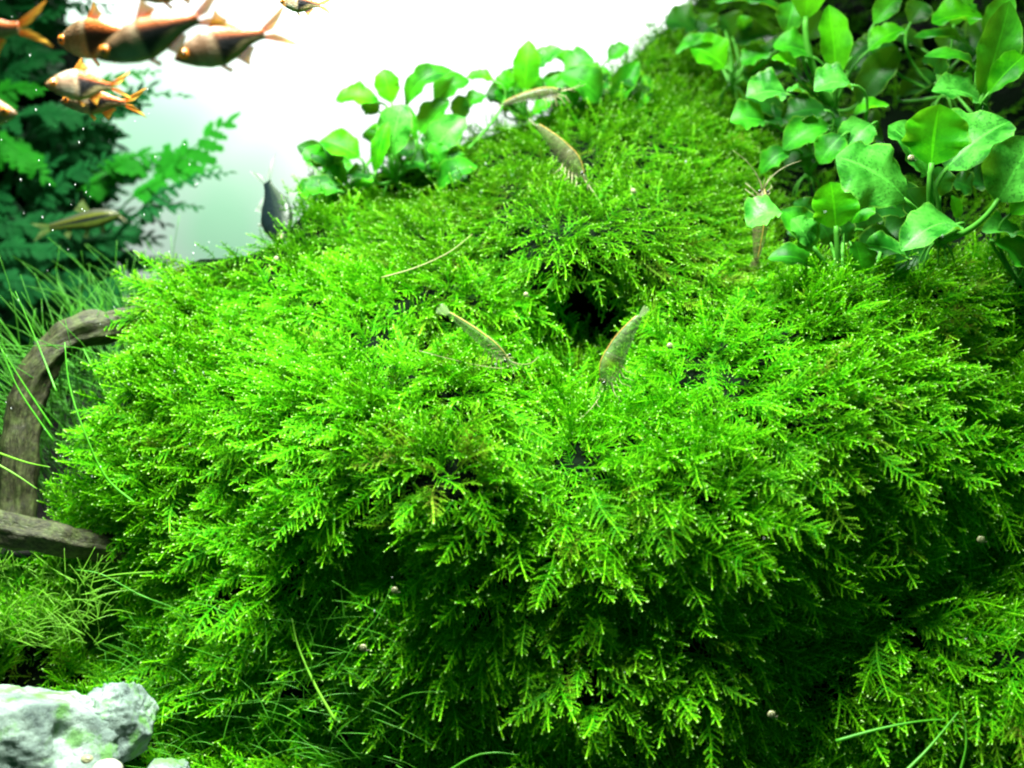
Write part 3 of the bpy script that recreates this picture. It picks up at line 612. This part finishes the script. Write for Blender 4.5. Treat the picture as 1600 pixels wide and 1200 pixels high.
# ------------------------------------------------------------------ driftwood and stones
def driftwood(label, pts, radii, seed):
    P = spline([at(*q) for q in pts], 60); R = np.interp(np.linspace(0, 1, 60), np.linspace(0, 1, len(radii)), radii); k = 36
    T, S, N = frames(P, (0, 1, 0.2)); a = np.arange(k) * 2 * math.pi / k
    ring = np.cos(a)[None, :, None] * S[:, None] + np.sin(a)[None, :, None] * N[:, None]
    V = (P[:, None] + R[:, None, None] * ring); q = V.reshape(-1, 3).copy()
    groove = 0.10 * np.sin(a * 7 + seed)[None] + 0.07 * np.sin(a * 13 + 2)[None]
    disp = groove.ravel().repeat(1) if False else np.tile(groove, (60, 1)).ravel()
    disp = disp * 0.8 + 0.20 * vnoise(q, 1.1, seed) + 0.11 * vnoise(q, 0.45, seed + 1) - 0.35 * np.clip(vnoise(q, 0.8, seed + 4) - 0.45, 0, 1)
    V = q + ring.reshape(-1, 3) * (disp * R.repeat(k))[:, None]
    F = [(i * k + j, i * k + (j + 1) % k, (i + 1) * k + (j + 1) % k, (i + 1) * k + j) for i in range(59) for j in range(k)] + [tuple(range(k - 1, -1, -1)), tuple(59 * k + j for j in range(k))]
    U = [(i / 6.0, j / k * 2 if j <= k / 2 else (k - j) / k * 2) for i in range(60) for j in range(k)]
    O = P[0]; return tag(mesh("driftwood", V, F, M_WOOD, None, O, uvc=U), label, "driftwood", "driftwood at the left of the mound")
driftwood("arched brown driftwood branch curving out of the moss at the left", [(22, 850, 45), (28, 760, 45.5), (36, 670, 46), (52, 596, 46.5), (92, 540, 47), (150, 510, 47.6), (215, 503, 48.5), (290, 515, 50.5), (360, 560, 53)], [0.74, 0.78, 0.72, 0.80, 0.70, 0.72, 0.66, 0.8, 0.9], 3)
driftwood("short dark driftwood stub leaving the left edge below the arched branch", [(-110, 805, 40), (-20, 822, 40.5), (60, 836, 41), (130, 850, 42), (230, 862, 44)], [0.74, 0.72, 0.68, 0.62, 0.5], 9)
def stone(name, label, cat, c, rx, ry, rz, seed, mat, rough=0.22, scale=2.2, grp=None):
    V, F = ball_geo((0, 0, 0), 1, 120, 80); n = V / np.linalg.norm(V, axis=1)[:, None]; q = n * np.array([rx, ry, rz])
    def ridg(s, sd): return 1 - 2 * np.abs(vnoise(q, s, sd))
    d = rough * (0.6 * vnoise(q, scale, seed) + 0.35 * ridg(scale * 0.45, seed + 1) + 0.22 * ridg(scale * 0.2, seed + 2) + 0.20 * ridg(scale * 0.10, seed + 3) + 0.12 * vnoise(q, scale * 0.05, seed + 4))
    fr = np.random.default_rng(seed); dirs = fr.normal(0, 1, (16, 3)); dirs /= np.linalg.norm(dirs, axis=1)[:, None]; cut = 1.0 + d
    if mat is M_STONE:
        for dd in dirs:
            dt = n @ dd; off = fr.uniform(0.72, 0.96); lim = np.where(dt > 0.05, off / np.maximum(dt, 0.05), 9); cut = np.minimum(cut, lim + 0.35 * d)
        d = cut - 1
    pit = np.clip(vnoise(q, scale * 0.5, seed + 5) - 0.45, 0, 1); d -= pit * 0.55
    V = q * (1 + d)[:, None] + np.asarray(c); O = np.asarray(c) - np.array([0, 0, rz]); return tag(mesh(name, V, F, mat, None, O), label, cat, grp)
stone("stone", "large pale pitted stone cut by the bottom left corner", "stone", at(15, 1170, 36.5), 3.5, 2.6, 2.3, 4, M_STONE, 0.20, 2.6, "pale stones in the bottom left corner")
stone("stone", "smaller pale jagged stone right of the large corner stone", "stone", at(190, 1130, 38), 1.3, 1.3, 1.25, 12, M_STONE, 0.34, 1.5, "pale stones in the bottom left corner")
stone("stone", "grey shaded stone at the bottom edge right of the white pebble", "stone", at(255, 1222, 37), 1.1, 1.0, 0.7, 20, M_STONE, 0.3, 1.3, "pale stones in the bottom left corner")
stone("pebble", "small white pebble at the bottom edge between the pale stones", "pebble", at(168, 1204, 35), 0.52, 0.45, 0.36, 31, M_PEBBLE, 0.1, 1.0)
stone("pebble", "tiny yellowish pebble beside the white pebble", "pebble", at(136, 1186, 35), 0.20, 0.18, 0.13, 33, M_SHELL, 0.1, 0.5)
stone("fern_shade_backing", "dark shape standing in for shade behind the fern at the left edge", "shade backing", at(-70, 310, 88), 12, 4, 20, 41, M_MOUND, 0.12, 7)  # added dark block, stands for the unlit depth between the fronds

# ------------------------------------------------------------------ fish
PRO_S = [0, .03, .08, .2, .35, .5, .65, .8, .92, 1]
RAS_T = [0, .035, .075, .145, .205, .222, .185, .115, .070, .062]; RAS_B = [0, -.035, -.07, -.14, -.195, -.21, -.165, -.085, -.058, -.055]; RAS_W = [0, .025, .05, .085, .10, .092, .07, .042, .024, .014]
SLM_T = [0, .03, .06, .095, .115, .11, .09, .07, .055, .05]; SLM_B = [0, -.03, -.055, -.085, -.11, -.105, -.08, -.055, -.045, -.04]; SLM_W = [0, .03, .05, .07, .075, .07, .055, .04, .025, .015]
def ras_col(s, t):
    back = np.array([.24, .13, .06]); flank = np.array([.48, .27, .16]); belly = np.array([.50, .56, .44]); blk = np.array([.006, .007, .012]); org = np.array([.85, .20, .04])
    sg = lambda x, w=.05: 1 / (1 + math.exp(-max(-30, min(30, x / w))))
    k = sg(t - .60, .10); b = sg(t + .30, .16); c = (belly * (1 - b) + flank * b) * (1 - k) + back * k
    hd = sg(.19 - s, .02); c = c * (1 - .5 * hd) + np.array([.36, .20, .06]) * .5 * hd
    gl = math.exp(-((s - .205) / .012) ** 2) * .35; c = c * (1 - gl)
    hi = 0.46 - (s - .48) * 0.55; lo = min(-0.86 + (s - .48) * 2.5, -0.2); post = sg(s - .475, .008)
    pale = math.exp(-((s - .43) / .035) ** 2) * .75; c = c * (1 - pale) + np.array([.72, .52, .34]) * pale
    tail = np.array([.55, .44, .22]) * (1 - sg(t - lo, .06)) + blk * sg(t - lo, .06); tail = tail * (1 - sg(t - hi, .06)) + org * sg(t - hi, .06)
    return c * (1 - post) + tail * post
def alg_col(s, t):
    if abs(t - 0.02) < 0.26: return np.array([.012, .018, .02])
    if 0.28 <= t < 0.62: return np.array([.17, .20, .02])
    return np.array([.10, .11, .07]) if t >= .62 else np.array([.16, .23, .03])
def drk_col(s, t): return np.array([.004, .012, .016]) if t < 0.15 else (np.array([.03, .055, .03]) if t > 0.55 else np.array([.010, .025, .02]))
def fish(name, label, head, tail, Y, dY=0.0, roll=0.0, kind='ras', group=None, cat="fish", deep=1.0):
    Hd = at(*head, Y); Tl = at(*tail, Y + dY); u = Tl - Hd; LT = np.linalg.norm(u); u /= LT; L = LT * 0.78
    ref = np.array([0, 0, 1.0]) if abs(u[2]) < 0.85 else np.array([1.0, 0, 0.3])
    up = unit(ref - u * (ref @ u)); sd = np.cross(u, up); c, s_ = math.cos(roll), math.sin(roll); up, sd = up * c + sd * s_, sd * c - up * s_
    O = Hd + u * L * 0.5; root = thing(name, O, label, cat, group)
    tp, bt, wd, cf = {'ras': (RAS_T, RAS_B, RAS_W, ras_col), 'slim': (SLM_T, SLM_B, SLM_W, alg_col), 'dark': (RAS_T, RAS_B, RAS_W, drk_col)}[kind]
    ns, k = 84, 44; S = np.linspace(0, 1, ns) ** 1.15
    def top(x): return np.interp(x, PRO_S, tp) * deep
    def bot(x): return np.interp(x, PRO_S, bt) * deep
    V = []; Cc = []
    for x in S:
        t0, b0, w0 = top(x), bot(x), np.interp(x, PRO_S, wd); m = (t0 + b0) / 2; h = (t0 - b0) / 2
        for j in range(k):
            an = 2 * math.pi * j / k; cy = math.cos(an); sx = math.sin(an); sx = math.copysign(abs(sx) ** 0.85, sx)
            V.append(Hd + L * (u * x + up * (m + h * cy) + sd * (w0 * sx))); Cc.append(cf(x, cy))
    F = [(i * k + j, i * k + (j + 1) % k, (i + 1) * k + (j + 1) % k, (i + 1) * k + j) for i in range(ns - 1) for j in range(k)] + [tuple((ns - 1) * k + j for j in range(k))]
    mesh("body", V, F, M_FISH, root, O, col=Cc)
    base_c = {'ras': np.array([.85, .09, .012]), 'slim': np.array([.10, .16, .03]), 'dark': np.array([.10, .14, .12])}[kind]
    tip_c = {'ras': np.array([.75, .42, .05]), 'slim': np.array([.12, .18, .06]), 'dark': np.array([.25, .30, .26])}[kind]
    def fin(nm, rootA, rootB, tipA, tipB, bulge=0.0, splay=0.0):
        n, m = 15, 7; V = []; C = []
        for i in range(n):
            f = i / (n - 1); a = np.array(rootA) + (np.array(rootB) - np.array(rootA)) * f; b = np.array(tipA) + (np.array(tipB) - np.array(tipA)) * f
            for j in range(m):
                q = j / (m - 1); x, z = a + (b - a) * q; x -= bulge * math.sin(math.pi * f) * q; rip = 0.006 * math.sin(9 * f) * q
                V.append(Hd + L * (u * x + up * z + sd * (rip + splay * q))); C.append((base_c * (1 - q) + tip_c * q if 0.1 < f < 0.95 else tip_c * .6 + base_c * .4) * (1.0 if i % 2 else .72))
        F = [(i * m + j, i * m + j + 1, (i + 1) * m + j + 1, (i + 1) * m + j) for i in range(n - 1) for j in range(m - 1)]
        return mesh(nm, V, F, M_FIN, root, O, col=C)
    if kind == 'slim':
        fin("dorsal_fin", (.40, top(.40) - .01), (.52, top(.52) - .01), (.46, .30), (.62, .17)); fin("tail_fin", (.99, .045), (.99, 0.0), (1.28, .13), (1.14, .01)); fin("tail_fin", (.99, 0.0), (.99, -.04), (1.14, -.01), (1.28, -.14))
        fin("pelvic_fin", (.46, bot(.46) + .01), (.52, bot(.52) + .01), (.54, -.24), (.60, -.20), 0, 0.03); fin("anal_fin", (.70, bot(.7) + .01), (.77, bot(.77) + .01), (.78, -.20), (.84, -.13)); fin("pectoral_fin", (.23, -.06), (.27, -.08), (.30, -.22), (.36, -.19), 0, .06)
        for q in (-1, 1):
            Vb, Fb = tube_geo(bez(Hd + L * (u * .02 - up * .03 + sd * .02 * q), Hd + L * (-u * .02 - up * .06 + sd * .05 * q), Hd + L * (-u * .05 - up * .14 + sd * .06 * q), 6), L * np.linspace(.008, .003, 6), 5); mesh("barbel", Vb, Fb, M_FEELER, root, O)
    else:
        fin("dorsal_fin", (.44, top(.44) - .015), (.60, top(.60) - .01), (.60, top(.44) + .19), (.68, top(.6) + .05), 0.03); fin("tail_fin", (.975, .06), (.975, .005), (1.33, .25), (1.10, .02), -0.02); fin("tail_fin", (.975, -.005), (.975, -.05), (1.10, -.02), (1.33, -.22), -0.02)
        fin("anal_fin", (.62, bot(.62) + .015), (.80, bot(.80) + .01), (.74, bot(.62) - .11), (.86, bot(.8) - .02), 0.02); fin("pelvic_fin", (.42, bot(.42) + .015), (.48, bot(.48) + .015), (.52, bot(.42) - .10), (.56, bot(.48) - .06), 0, .02)
        fin("pectoral_fin", (.26, -.07), (.29, -.10), (.36, -.14), (.40, -.17), 0, .07)
    er = .055 if kind != 'slim' else .026
    for q in (-1, 1):
        ex = .115; ez = .018; w = np.interp(ex, PRO_S, wd) * 1.0; ce = Hd + L * (u * ex + up * ez + sd * w * q)
        B, Fb = ball_geo((0, 0, 0), 1, 14, 9); M = np.stack([u, up, sd * q])
        e = mesh("eye", (B * np.array([er, er, er * .45]) * L) @ M + ce, Fb, M_ORANGE if kind == 'ras' else M_SHELL, root, O)
        mesh("pupil", (B * np.array([er * .5, er * .5, er * .3]) * L) @ M + ce + sd * q * L * er * .24, Fb, M_BLACK, e, O)
    return root
GF = "orange and black schooling fish"
fish("schooling_fish", "largest copper fish with a black wedge, centre of the shoal", (150, 92), (356, 12), 32, group=GF, deep=0.86)
fish("schooling_fish", "rightmost copper fish with yellow forked tail against the white wall", (271, 93), (452, 42), 33, dY=1.2, group=GF, deep=0.95)
fish("schooling_fish", "copper fish half hidden behind the largest fish", (90, 66), (236, 52), 37, dY=-1.2, roll=.15, group=GF, deep=1.05)
fish("schooling_fish", "copper fish lowest in the shoal, in front of the fern", (70, 132), (202, 136), 35, dY=1.6, roll=-.12, group=GF, deep=1.12)
fish("schooling_fish", "pale fish just under the lowest copper fish, mostly covered by it", (94, 158), (225, 162), 38, group=GF, deep=.9)
fish("schooling_fish", "fish cut by the top edge showing its red belly fins", (192, -16), (360, -44), 34, group=GF, deep=1.1)
fish("schooling_fish", "fish cut by the left edge showing only its orange forked tail", (-122, 60), (72, 40), 33, group=GF)
fish("schooling_fish", "fish entering from the left edge, only its orange-eyed head in view", (27, 178), (-150, 168), 34, group=GF)
fish("schooling_fish", "small silvery fish at the top edge near the middle of the white wall", (436, 2), (518, 10), 46, group=GF, deep=1.05)
fish("striped_fish", "slender olive fish with a dark stripe in front of the dark fern", (188, 334), (48, 362), 58, kind='slim', deep=1.15)
fish("dark_fish", "dark grey fish seen end-on diving behind the mossy crest", (444, 385), (410, 258), 50.2, dY=2.5, roll=0.6, kind='dark', deep=1.1)

# ------------------------------------------------------------------ shrimps
def shrimp(label, tail, head, Y, back, dY=0.0, arch=0.05, fat=1.0, tone=(.30, .34, .16), yellow_patch=0.0, feelers=None):
    A = at(*tail, Y); B = at(*head, Y + dY); u = B - A; L = np.linalg.norm(u); u /= L; b = np.asarray(back, float); b = unit(b - u * (b @ u)); w_ = np.cross(u, b)
    O = (A + B) / 2 - b * .12 * L; root = thing("freshwater_shrimp", O, label, "shrimp", "shrimps grazing on the moss"); rr = random.Random(int(tail[0]))
    SS = [0, .12, .3, .45, .6, .75, .88, 1.0]; HH = np.array([.035, .055, .085, .105, .115, .118, .095, .045]) * fat; WW = np.array([.028, .042, .06, .07, .075, .08, .07, .035]) * fat
    def cen(s): return A + u * L * s + b * L * (arch * 4 * s * (1 - s))
    tone = np.array(tone)
    def shell(s0, s1, n, k, grow, seg):
        V = []; C = []
        for i in range(n):
            s = s0 + (s1 - s0) * i / (n - 1); h = np.interp(s, SS, HH) * grow; w = np.interp(s, SS, WW) * grow
            if seg: ph = (s / 0.1) % 1; h *= 1 + 0.05 * (ph - .5); w *= 1 + 0.05 * (ph - .5)
            for j in range(k):
                an = 2 * math.pi * j / k; V.append(cen(s) + L * (b * h * math.cos(an) + w_ * w * math.sin(an)))
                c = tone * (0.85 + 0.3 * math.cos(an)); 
                if rr.random() < 0.09: c = tone * 0.18
                gg = yellow_patch * math.exp(-((s - .74) / .085) ** 2 - ((math.cos(an) - .15) / .55) ** 2); c = c * (1 - gg) + np.array([.45, .50, .03]) * gg  # yellow patch in the carapace's own colour
                if seg and ph > 0.9: c = c * .85
                C.append(c)
        F = [(i * k + j, i * k + (j + 1) % k, (i + 1) * k + (j + 1) % k, (i + 1) * k + j) for i in range(n - 1) for j in range(k)] + [tuple(range(k - 1, -1, -1)), tuple((n - 1) * k + j for j in range(k))]
        return V, F, C
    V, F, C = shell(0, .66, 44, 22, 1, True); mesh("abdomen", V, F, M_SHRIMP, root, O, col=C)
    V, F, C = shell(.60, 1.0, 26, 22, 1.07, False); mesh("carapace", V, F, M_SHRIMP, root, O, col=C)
    g = Geo(); g.add(*tube_geo([cen(1) + b * L * .03, cen(1) + u * L * .09 + b * L * .03, cen(1) + u * L * .19 + b * L * .025], L * np.array([.026, .014, .003]), 6), c=tone * .9); g.build("rostrum", M_SHRIMP, root, O)
    St = np.linspace(.02, 1.02, 40); P = np.array([cen(s) + b * L * (np.interp(s, SS, HH) * (1.08 if s > .6 else 1.02) + .003) for s in St]); Vt, Ft = tube_geo(P, L * .006, 5); mesh("back_stripe", Vt, Ft, M_STRIPE, root, O)
    for q in (-2, -1, 0, 1, 2):
        d = unit(-u + w_ * .28 * q - b * .10 * abs(q)); c0 = A + u * L * .01; Lf = L * (.17 if q else .14); V = []; C = []
        for i in range(6):
            f = i / 5; wd = L * (.012 + .026 * math.sin(math.pi * min(1, f * .8 + .12)))
            for v in (-1, 0, 1): V.append(c0 + d * Lf * f + np.cross(d, b) * wd * v + b * L * .008 * (1 - abs(v))); C.append(tone * (1.0 - .3 * f))
        mesh("tail_fan_blade", V, [(i * 3 + j, i * 3 + j + 1, i * 3 + j + 4, i * 3 + j + 3) for i in range(5) for j in (0, 1)], M_SHRIMPFAN, root, O, col=C)
    for q in (-1, 1):
        ce = cen(.965) + L * (b * .045 + w_ * .062 * q + u * .02); e = mesh("eye", *ball_geo(ce, L * .026, 10, 7), M_BLACK, root, O)
        Vs, Fs = tube_geo([cen(.95) + b * L * .03 + w_ * L * .02 * q, ce], L * .012, 5); mesh("eye_stalk", Vs, Fs, M_FEELER, e, O)
        tips = (feelers or {}).get(q); bs = cen(1.0) + w_ * L * .02 * q
        tp = at(*tips) if tips else bs + u * L * rr.uniform(.35, .55) + w_ * L * q * .5 + b * L * .05
        Va, Fa = tube_geo(bez(bs, bs + u * L * .32 + w_ * q * L * .06, tp, 14), L * np.linspace(.008, .004, 14), 5); mesh("antenna", Va, Fa, M_FEELER, root, O)
        Va, Fa = tube_geo(bez(bs, bs + u * L * .12 + b * L * .03, bs + u * L * .24 + w_ * q * L * .10 - b * L * .05, 8), L * np.linspace(.007, .003, 8), 5); mesh("antennule", Va, Fa, M_FEELER, root, O)
        for i in range(5):
            s = .68 + .065 * i; r0 = cen(s) - b * L * np.interp(s, SS, HH) * .8 + w_ * q * L * .03; kn = r0 - b * L * .06 + w_ * q * L * (.10 + .01 * i) + u * L * (.04 + .02 * i); ft = kn - b * L * .13 + w_ * q * L * .03 + u * L * (.05 if i > 2 else -.02)
            Vl, Fl = tube_geo(np.vstack([bez(r0, (r0 + kn) / 2 + b * L * .01, kn, 5), bez(kn, (kn + ft) / 2, ft, 5)[1:]]), L * np.linspace(.009, .004, 9), 5); mesh("leg", Vl, Fl, M_FEELER, root, O)
        for i in range(4):
            s = .22 + .10 * i; r0 = cen(s) - b * L * np.interp(s, SS, HH) * .85 + w_ * q * L * .025; Vl, Fl = tube_geo([r0, r0 - b * L * .035 - u * L * .01, r0 - b * L * .06 + u * L * .012], L * np.array([.009, .008, .003]), 5); mesh("swimmeret", Vl, Fl, M_SHRIMPFAN, root, O)
    return root
M_STRIPE = mat_plain("gold_stripe", (0.40, 0.22, 0.04), (0.55, 0.38, 0.09), 0.3, 0, 700)
shrimp("translucent shrimp climbing down the crest moss with its head lowest, below the broad leaves", (838, 196), (908, 274), surf(870, 240) - 5.2, (.80, -.30, .55), arch=.035, fat=1.1, tone=(.20, .22, .11))
shrimp("slim amber shrimp swimming level in front of the crest leaves", (786, 163), (876, 143), 53.5, (-.1, -.15, 1), arch=.035, fat=.75, tone=(.18, .18, .09))
shrimp("shrimp seen from above with a dashed gold back line, left of the dark hole", (700, 489), (792, 563), surf(745, 530) - 3.5, (.25, -.85, .75), arch=.03, fat=.92, tone=(.17, .27, .10), feelers={-1: (842, 556, surf(840, 556) - 3.2), 1: (655, 548, surf(660, 548) - 3.2)})
shrimp("yellow-green speckled shrimp hanging head down at the right edge of the dark hole", (1000, 494), (945, 600), surf(1000, 540) - 5.6, (-.9, -.35, .12), arch=.06, fat=1.3, tone=(.17, .24, .11), yellow_patch=.8, feelers={-1: (905, 655, surf(905, 655) - 3), 1: (938, 636, surf(938, 636) - 3.6)})
shrimp("brown shrimp upright in the shade left of the young broad leaved plant", (1182, 404), (1192, 298), 46.0, (.1, -1, .25), arch=.03, fat=1.55, tone=(.20, .17, .09))

# ------------------------------------------------------------------ grass
def blade_geo(g, pts, r0, r1=0.02, n=14, k=4): g.add(*tube_geo(spline(pts, n), np.linspace(r0, r1, n), k, (0, 1, .2)))
def grass_blade(label, pts, r=0.045, mat=None):
    P = [at(*q) for q in pts]; g = Geo(); blade_geo(g, P, r, r * .35, 20, 6); return tag(g.build("grass_blade", mat or M_GRASS, None, P[0]), label, "grass blade", "single grass blades")
grass_blade("long bright grass blade crossing the driftwood arch down into the moss", [(215, 790, 41), (165, 745, 41), (130, 670, 41), (108, 600, 41.5), (101, 535, 42)], .06)
grass_blade("thin grass blade rising behind the arch to its tip left of it", [(88, 612, 43), (62, 545, 44), (24, 455, 44.5)], .045)
grass_blade("grass blade lower left across the arch's upright leg", [(82, 668, 43.5), (40, 605, 43.5), (-4, 535, 43.5)], .055)
grass_blade("grass blade running beside the lower arch blade, ending in the moss", [(84, 690, 43), (30, 610, 43), (2, 545, 43.2)], .05)
grass_blade("short grass blade hanging inside the arch above the moss", [(165, 620, 44), (142, 570, 44.2), (130, 545, 44.4)], .06)
grass_blade("nearly level grass blade above the driftwood stub at the left edge", [(-10, 705, 42.5), (40, 722, 42), (78, 730, 41.5)], .05, M_GRASSY)
grass_blade("sloping grass blade from the left edge down to the stub", [(-10, 722, 41), (25, 742, 41), (58, 764, 41)], .05, M_GRASSY)
grass_blade("bright bent grass blade hanging alone at the lower left", [(525, 1128, 37.5), (492, 1070, 38), (466, 1010, 38.6), (456, 966, 39)], .065, M_GRASSY)
grass_blade("hooked pale grass blade below the moss overhang at the left", [(340, 940, 40), (312, 936, 40), (306, 922, 40.2), (316, 896, 40.5)], .06, M_GRASSY)
grass_blade("long grass blade slanting across the dark lower left moss", [(290, 957, 41), (220, 930, 41), (160, 898, 41), (118, 890, 41)], .05)
grass_blade("nearly level pale grass blade under the driftwood stub", [(240, 894, 41), (190, 897, 41), (148, 903, 41)], .05, M_GRASSY)
grass_blade("thick level grass blade at the lower right bottom", [(1306, 1158, 36.5), (1370, 1140, 36.5), (1430, 1128, 36.5), (1478, 1124, 36.7)], .07)
grass_blade("thick slanting grass blade at the bottom right", [(1400, 1220, 35.5), (1450, 1170, 36), (1498, 1112, 36.4)], .07)
grass_blade("upright thin grass blade right of the slanting bottom blade", [(1498, 1215, 36), (1510, 1160, 36.2), (1504, 1110, 36.4)], .05)
grass_blade("arched grass blade low at the bottom centre", [(700, 1205, 37), (740, 1182, 37), (775, 1176, 37), (812, 1180, 37)], .055)
grass_blade("thin grass blade draped down the centre left overhang", [(520, 1060, 38), (560, 1000, 37.6), (592, 960, 37.4), (612, 915, 37.5)], .03)
grass_blade("brownish dead blade lying on the crest moss left of the centre", [(596, 434, 45.2), (650, 418, 45.4), (700, 395, 45.8), (738, 366, 46.4)], .034, M_BROWN)
grass_blade("pale brown dead stem hanging at the bottom right of centre", [(1018, 1108, 38.6), (1042, 1150, 38.2), (1062, 1205, 38)], .045, M_BROWN)
def tuft(name, label, n, x0, x1, y0, y1, Yfun, lmin, lmax, a0, a1, r, mat, seed, spread=0.5):
    q = random.Random(seed); g = Geo()
    for k in range(n):
        px, py = q.uniform(x0, x1), q.uniform(y0, y1); Y = Yfun(px, py) + q.uniform(-1.2, 1.2); B = at(px, py, Y); an = q.uniform(a0, a1); ln = q.uniform(lmin, lmax)
        d = np.array([math.cos(an), q.uniform(-spread, spread), math.sin(an)]); s = np.array([q.uniform(-.3, .3), q.uniform(-.2, .2), -q.uniform(.05, .35)])
        blade_geo(g, [B, B + d * ln * .5, B + d * ln + s * ln * .6], r, r * .3, 7, 3)
    return tag(g.build(name, mat, None, at((x0 + x1) / 2, y1, Yfun((x0 + x1) / 2, y1))), label, kind='stuff')
tuft("hair_grass", "fine hair grass blades around and behind the driftwood arch", 320, 20, 280, 560, 800, lambda x, y: 49, 2.5, 6.5, 1.3, 2.9, .035, M_GRASS, 5)
tuft("distant_grass", "thin dim grass leaning behind the top of the driftwood arch", 70, 110, 290, 480, 560, lambda x, y: 53, 2, 5, 1.2, 2.7, .035, M_GRASS, 6)
tuft("front_grass", "short dense bright ground cover below the driftwood stub", 420, -70, 160, 885, 1015, lambda x, y: 41.5 - (y - 890) * .012, .4, 1.5, .2, 2.9, .024, M_GRASSY, 8)
tuft("fine_grass", "fine dark thready growth at the foot of the mound", 330, 150, 640, 960, 1200, lambda x, y: surf(x, y) - 1.2, .8, 2.6, -.5, 3.3, .022, M_GRASS, 9)

# ------------------------------------------------------------------ snails, specks
def snail(label, px, py, Y, r):
    c = at(px, py, Y); root = thing("pond_snail", c - np.array([0, 0, r]), label, "snail", "tiny snails on the plants"); O = c - np.array([0, 0, r]); t = np.linspace(0, 2.6 * 2 * math.pi, 60); f = t / t[-1]
    R = r * (0.12 + .55 * f ** 1.4); C = c + np.stack([R * np.cos(t), -r * .5 * (1 - f), R * np.sin(t)], -1); V, F = tube_geo(C, r * (.08 + .38 * f ** 1.3), 10, (0, 1, 0)); mesh("shell", V, F, M_SHELL, root, O)
    V, F = ball_geo(c + np.array([r * .2, .1 * r, -r * .75]), r, 10, 6, (1.0, .45, .3)); mesh("foot", V, F, M_SNAIL, root, O)
    for q in (-1, 1):
        V, F = tube_geo([c + np.array([r, 0.1 * r * q, -r * .7]), c + np.array([r * 1.5, .2 * r * q, -r * .45])], r * .05, 4); mesh("tentacle", V, F, M_SNAIL, root, O)
for lb, px, py, dy, r in [("pale snail in the shaded moss at the right, under the long feathery frond", 1533, 843, 2.6, .17), ("cream snail on the large left leaf of the biggest rosette", 1424, 247, 0, .15),
    ("whitish round snail in the bright moss right of the speckled shrimp", 1047, 540, 2.3, .14), ("brownish snail in the crest moss right of the upper shrimps", 990, 298, 2.3, .13),
    ("snail on the moss above the left dashed shrimp", 822, 460, 2.3, .12), ("yellowish snail under the left central overhang", 568, 1012, 2.2, .17), ("small tan snail at the left of the central overhang", 617, 922, 2.2, .15),
    ("pale snail on a drooping frond at the bottom right", 1206, 1116, 2.5, .17), ("tan snail at the far left moss edge under the arch", 432, 404, 2.3, .13)]:
    snail(lb, px, py, 41.9 if px == 1424 else surf(px, py) - dy, r * .85)
g = Geo(); q = random.Random(12)
for k in range(95):
    if k < 70: px, py, Y = q.uniform(0, 330), q.uniform(20, 760), q.uniform(36, 46)
    else: px, py, Y = q.uniform(300, 1550), q.uniform(60, 1100), q.uniform(34, 37)
    s = q.uniform(.012, .030) * Y / 40; g.add(*ball_geo(at(px, py, Y), s, 6, 4, (.7, .7, q.uniform(1.2, 2.2))))
tag(g.build("drifting_specks", M_SPECK, None, at(150, 400, 40)), "tiny white specks drifting in the water", kind='stuff')
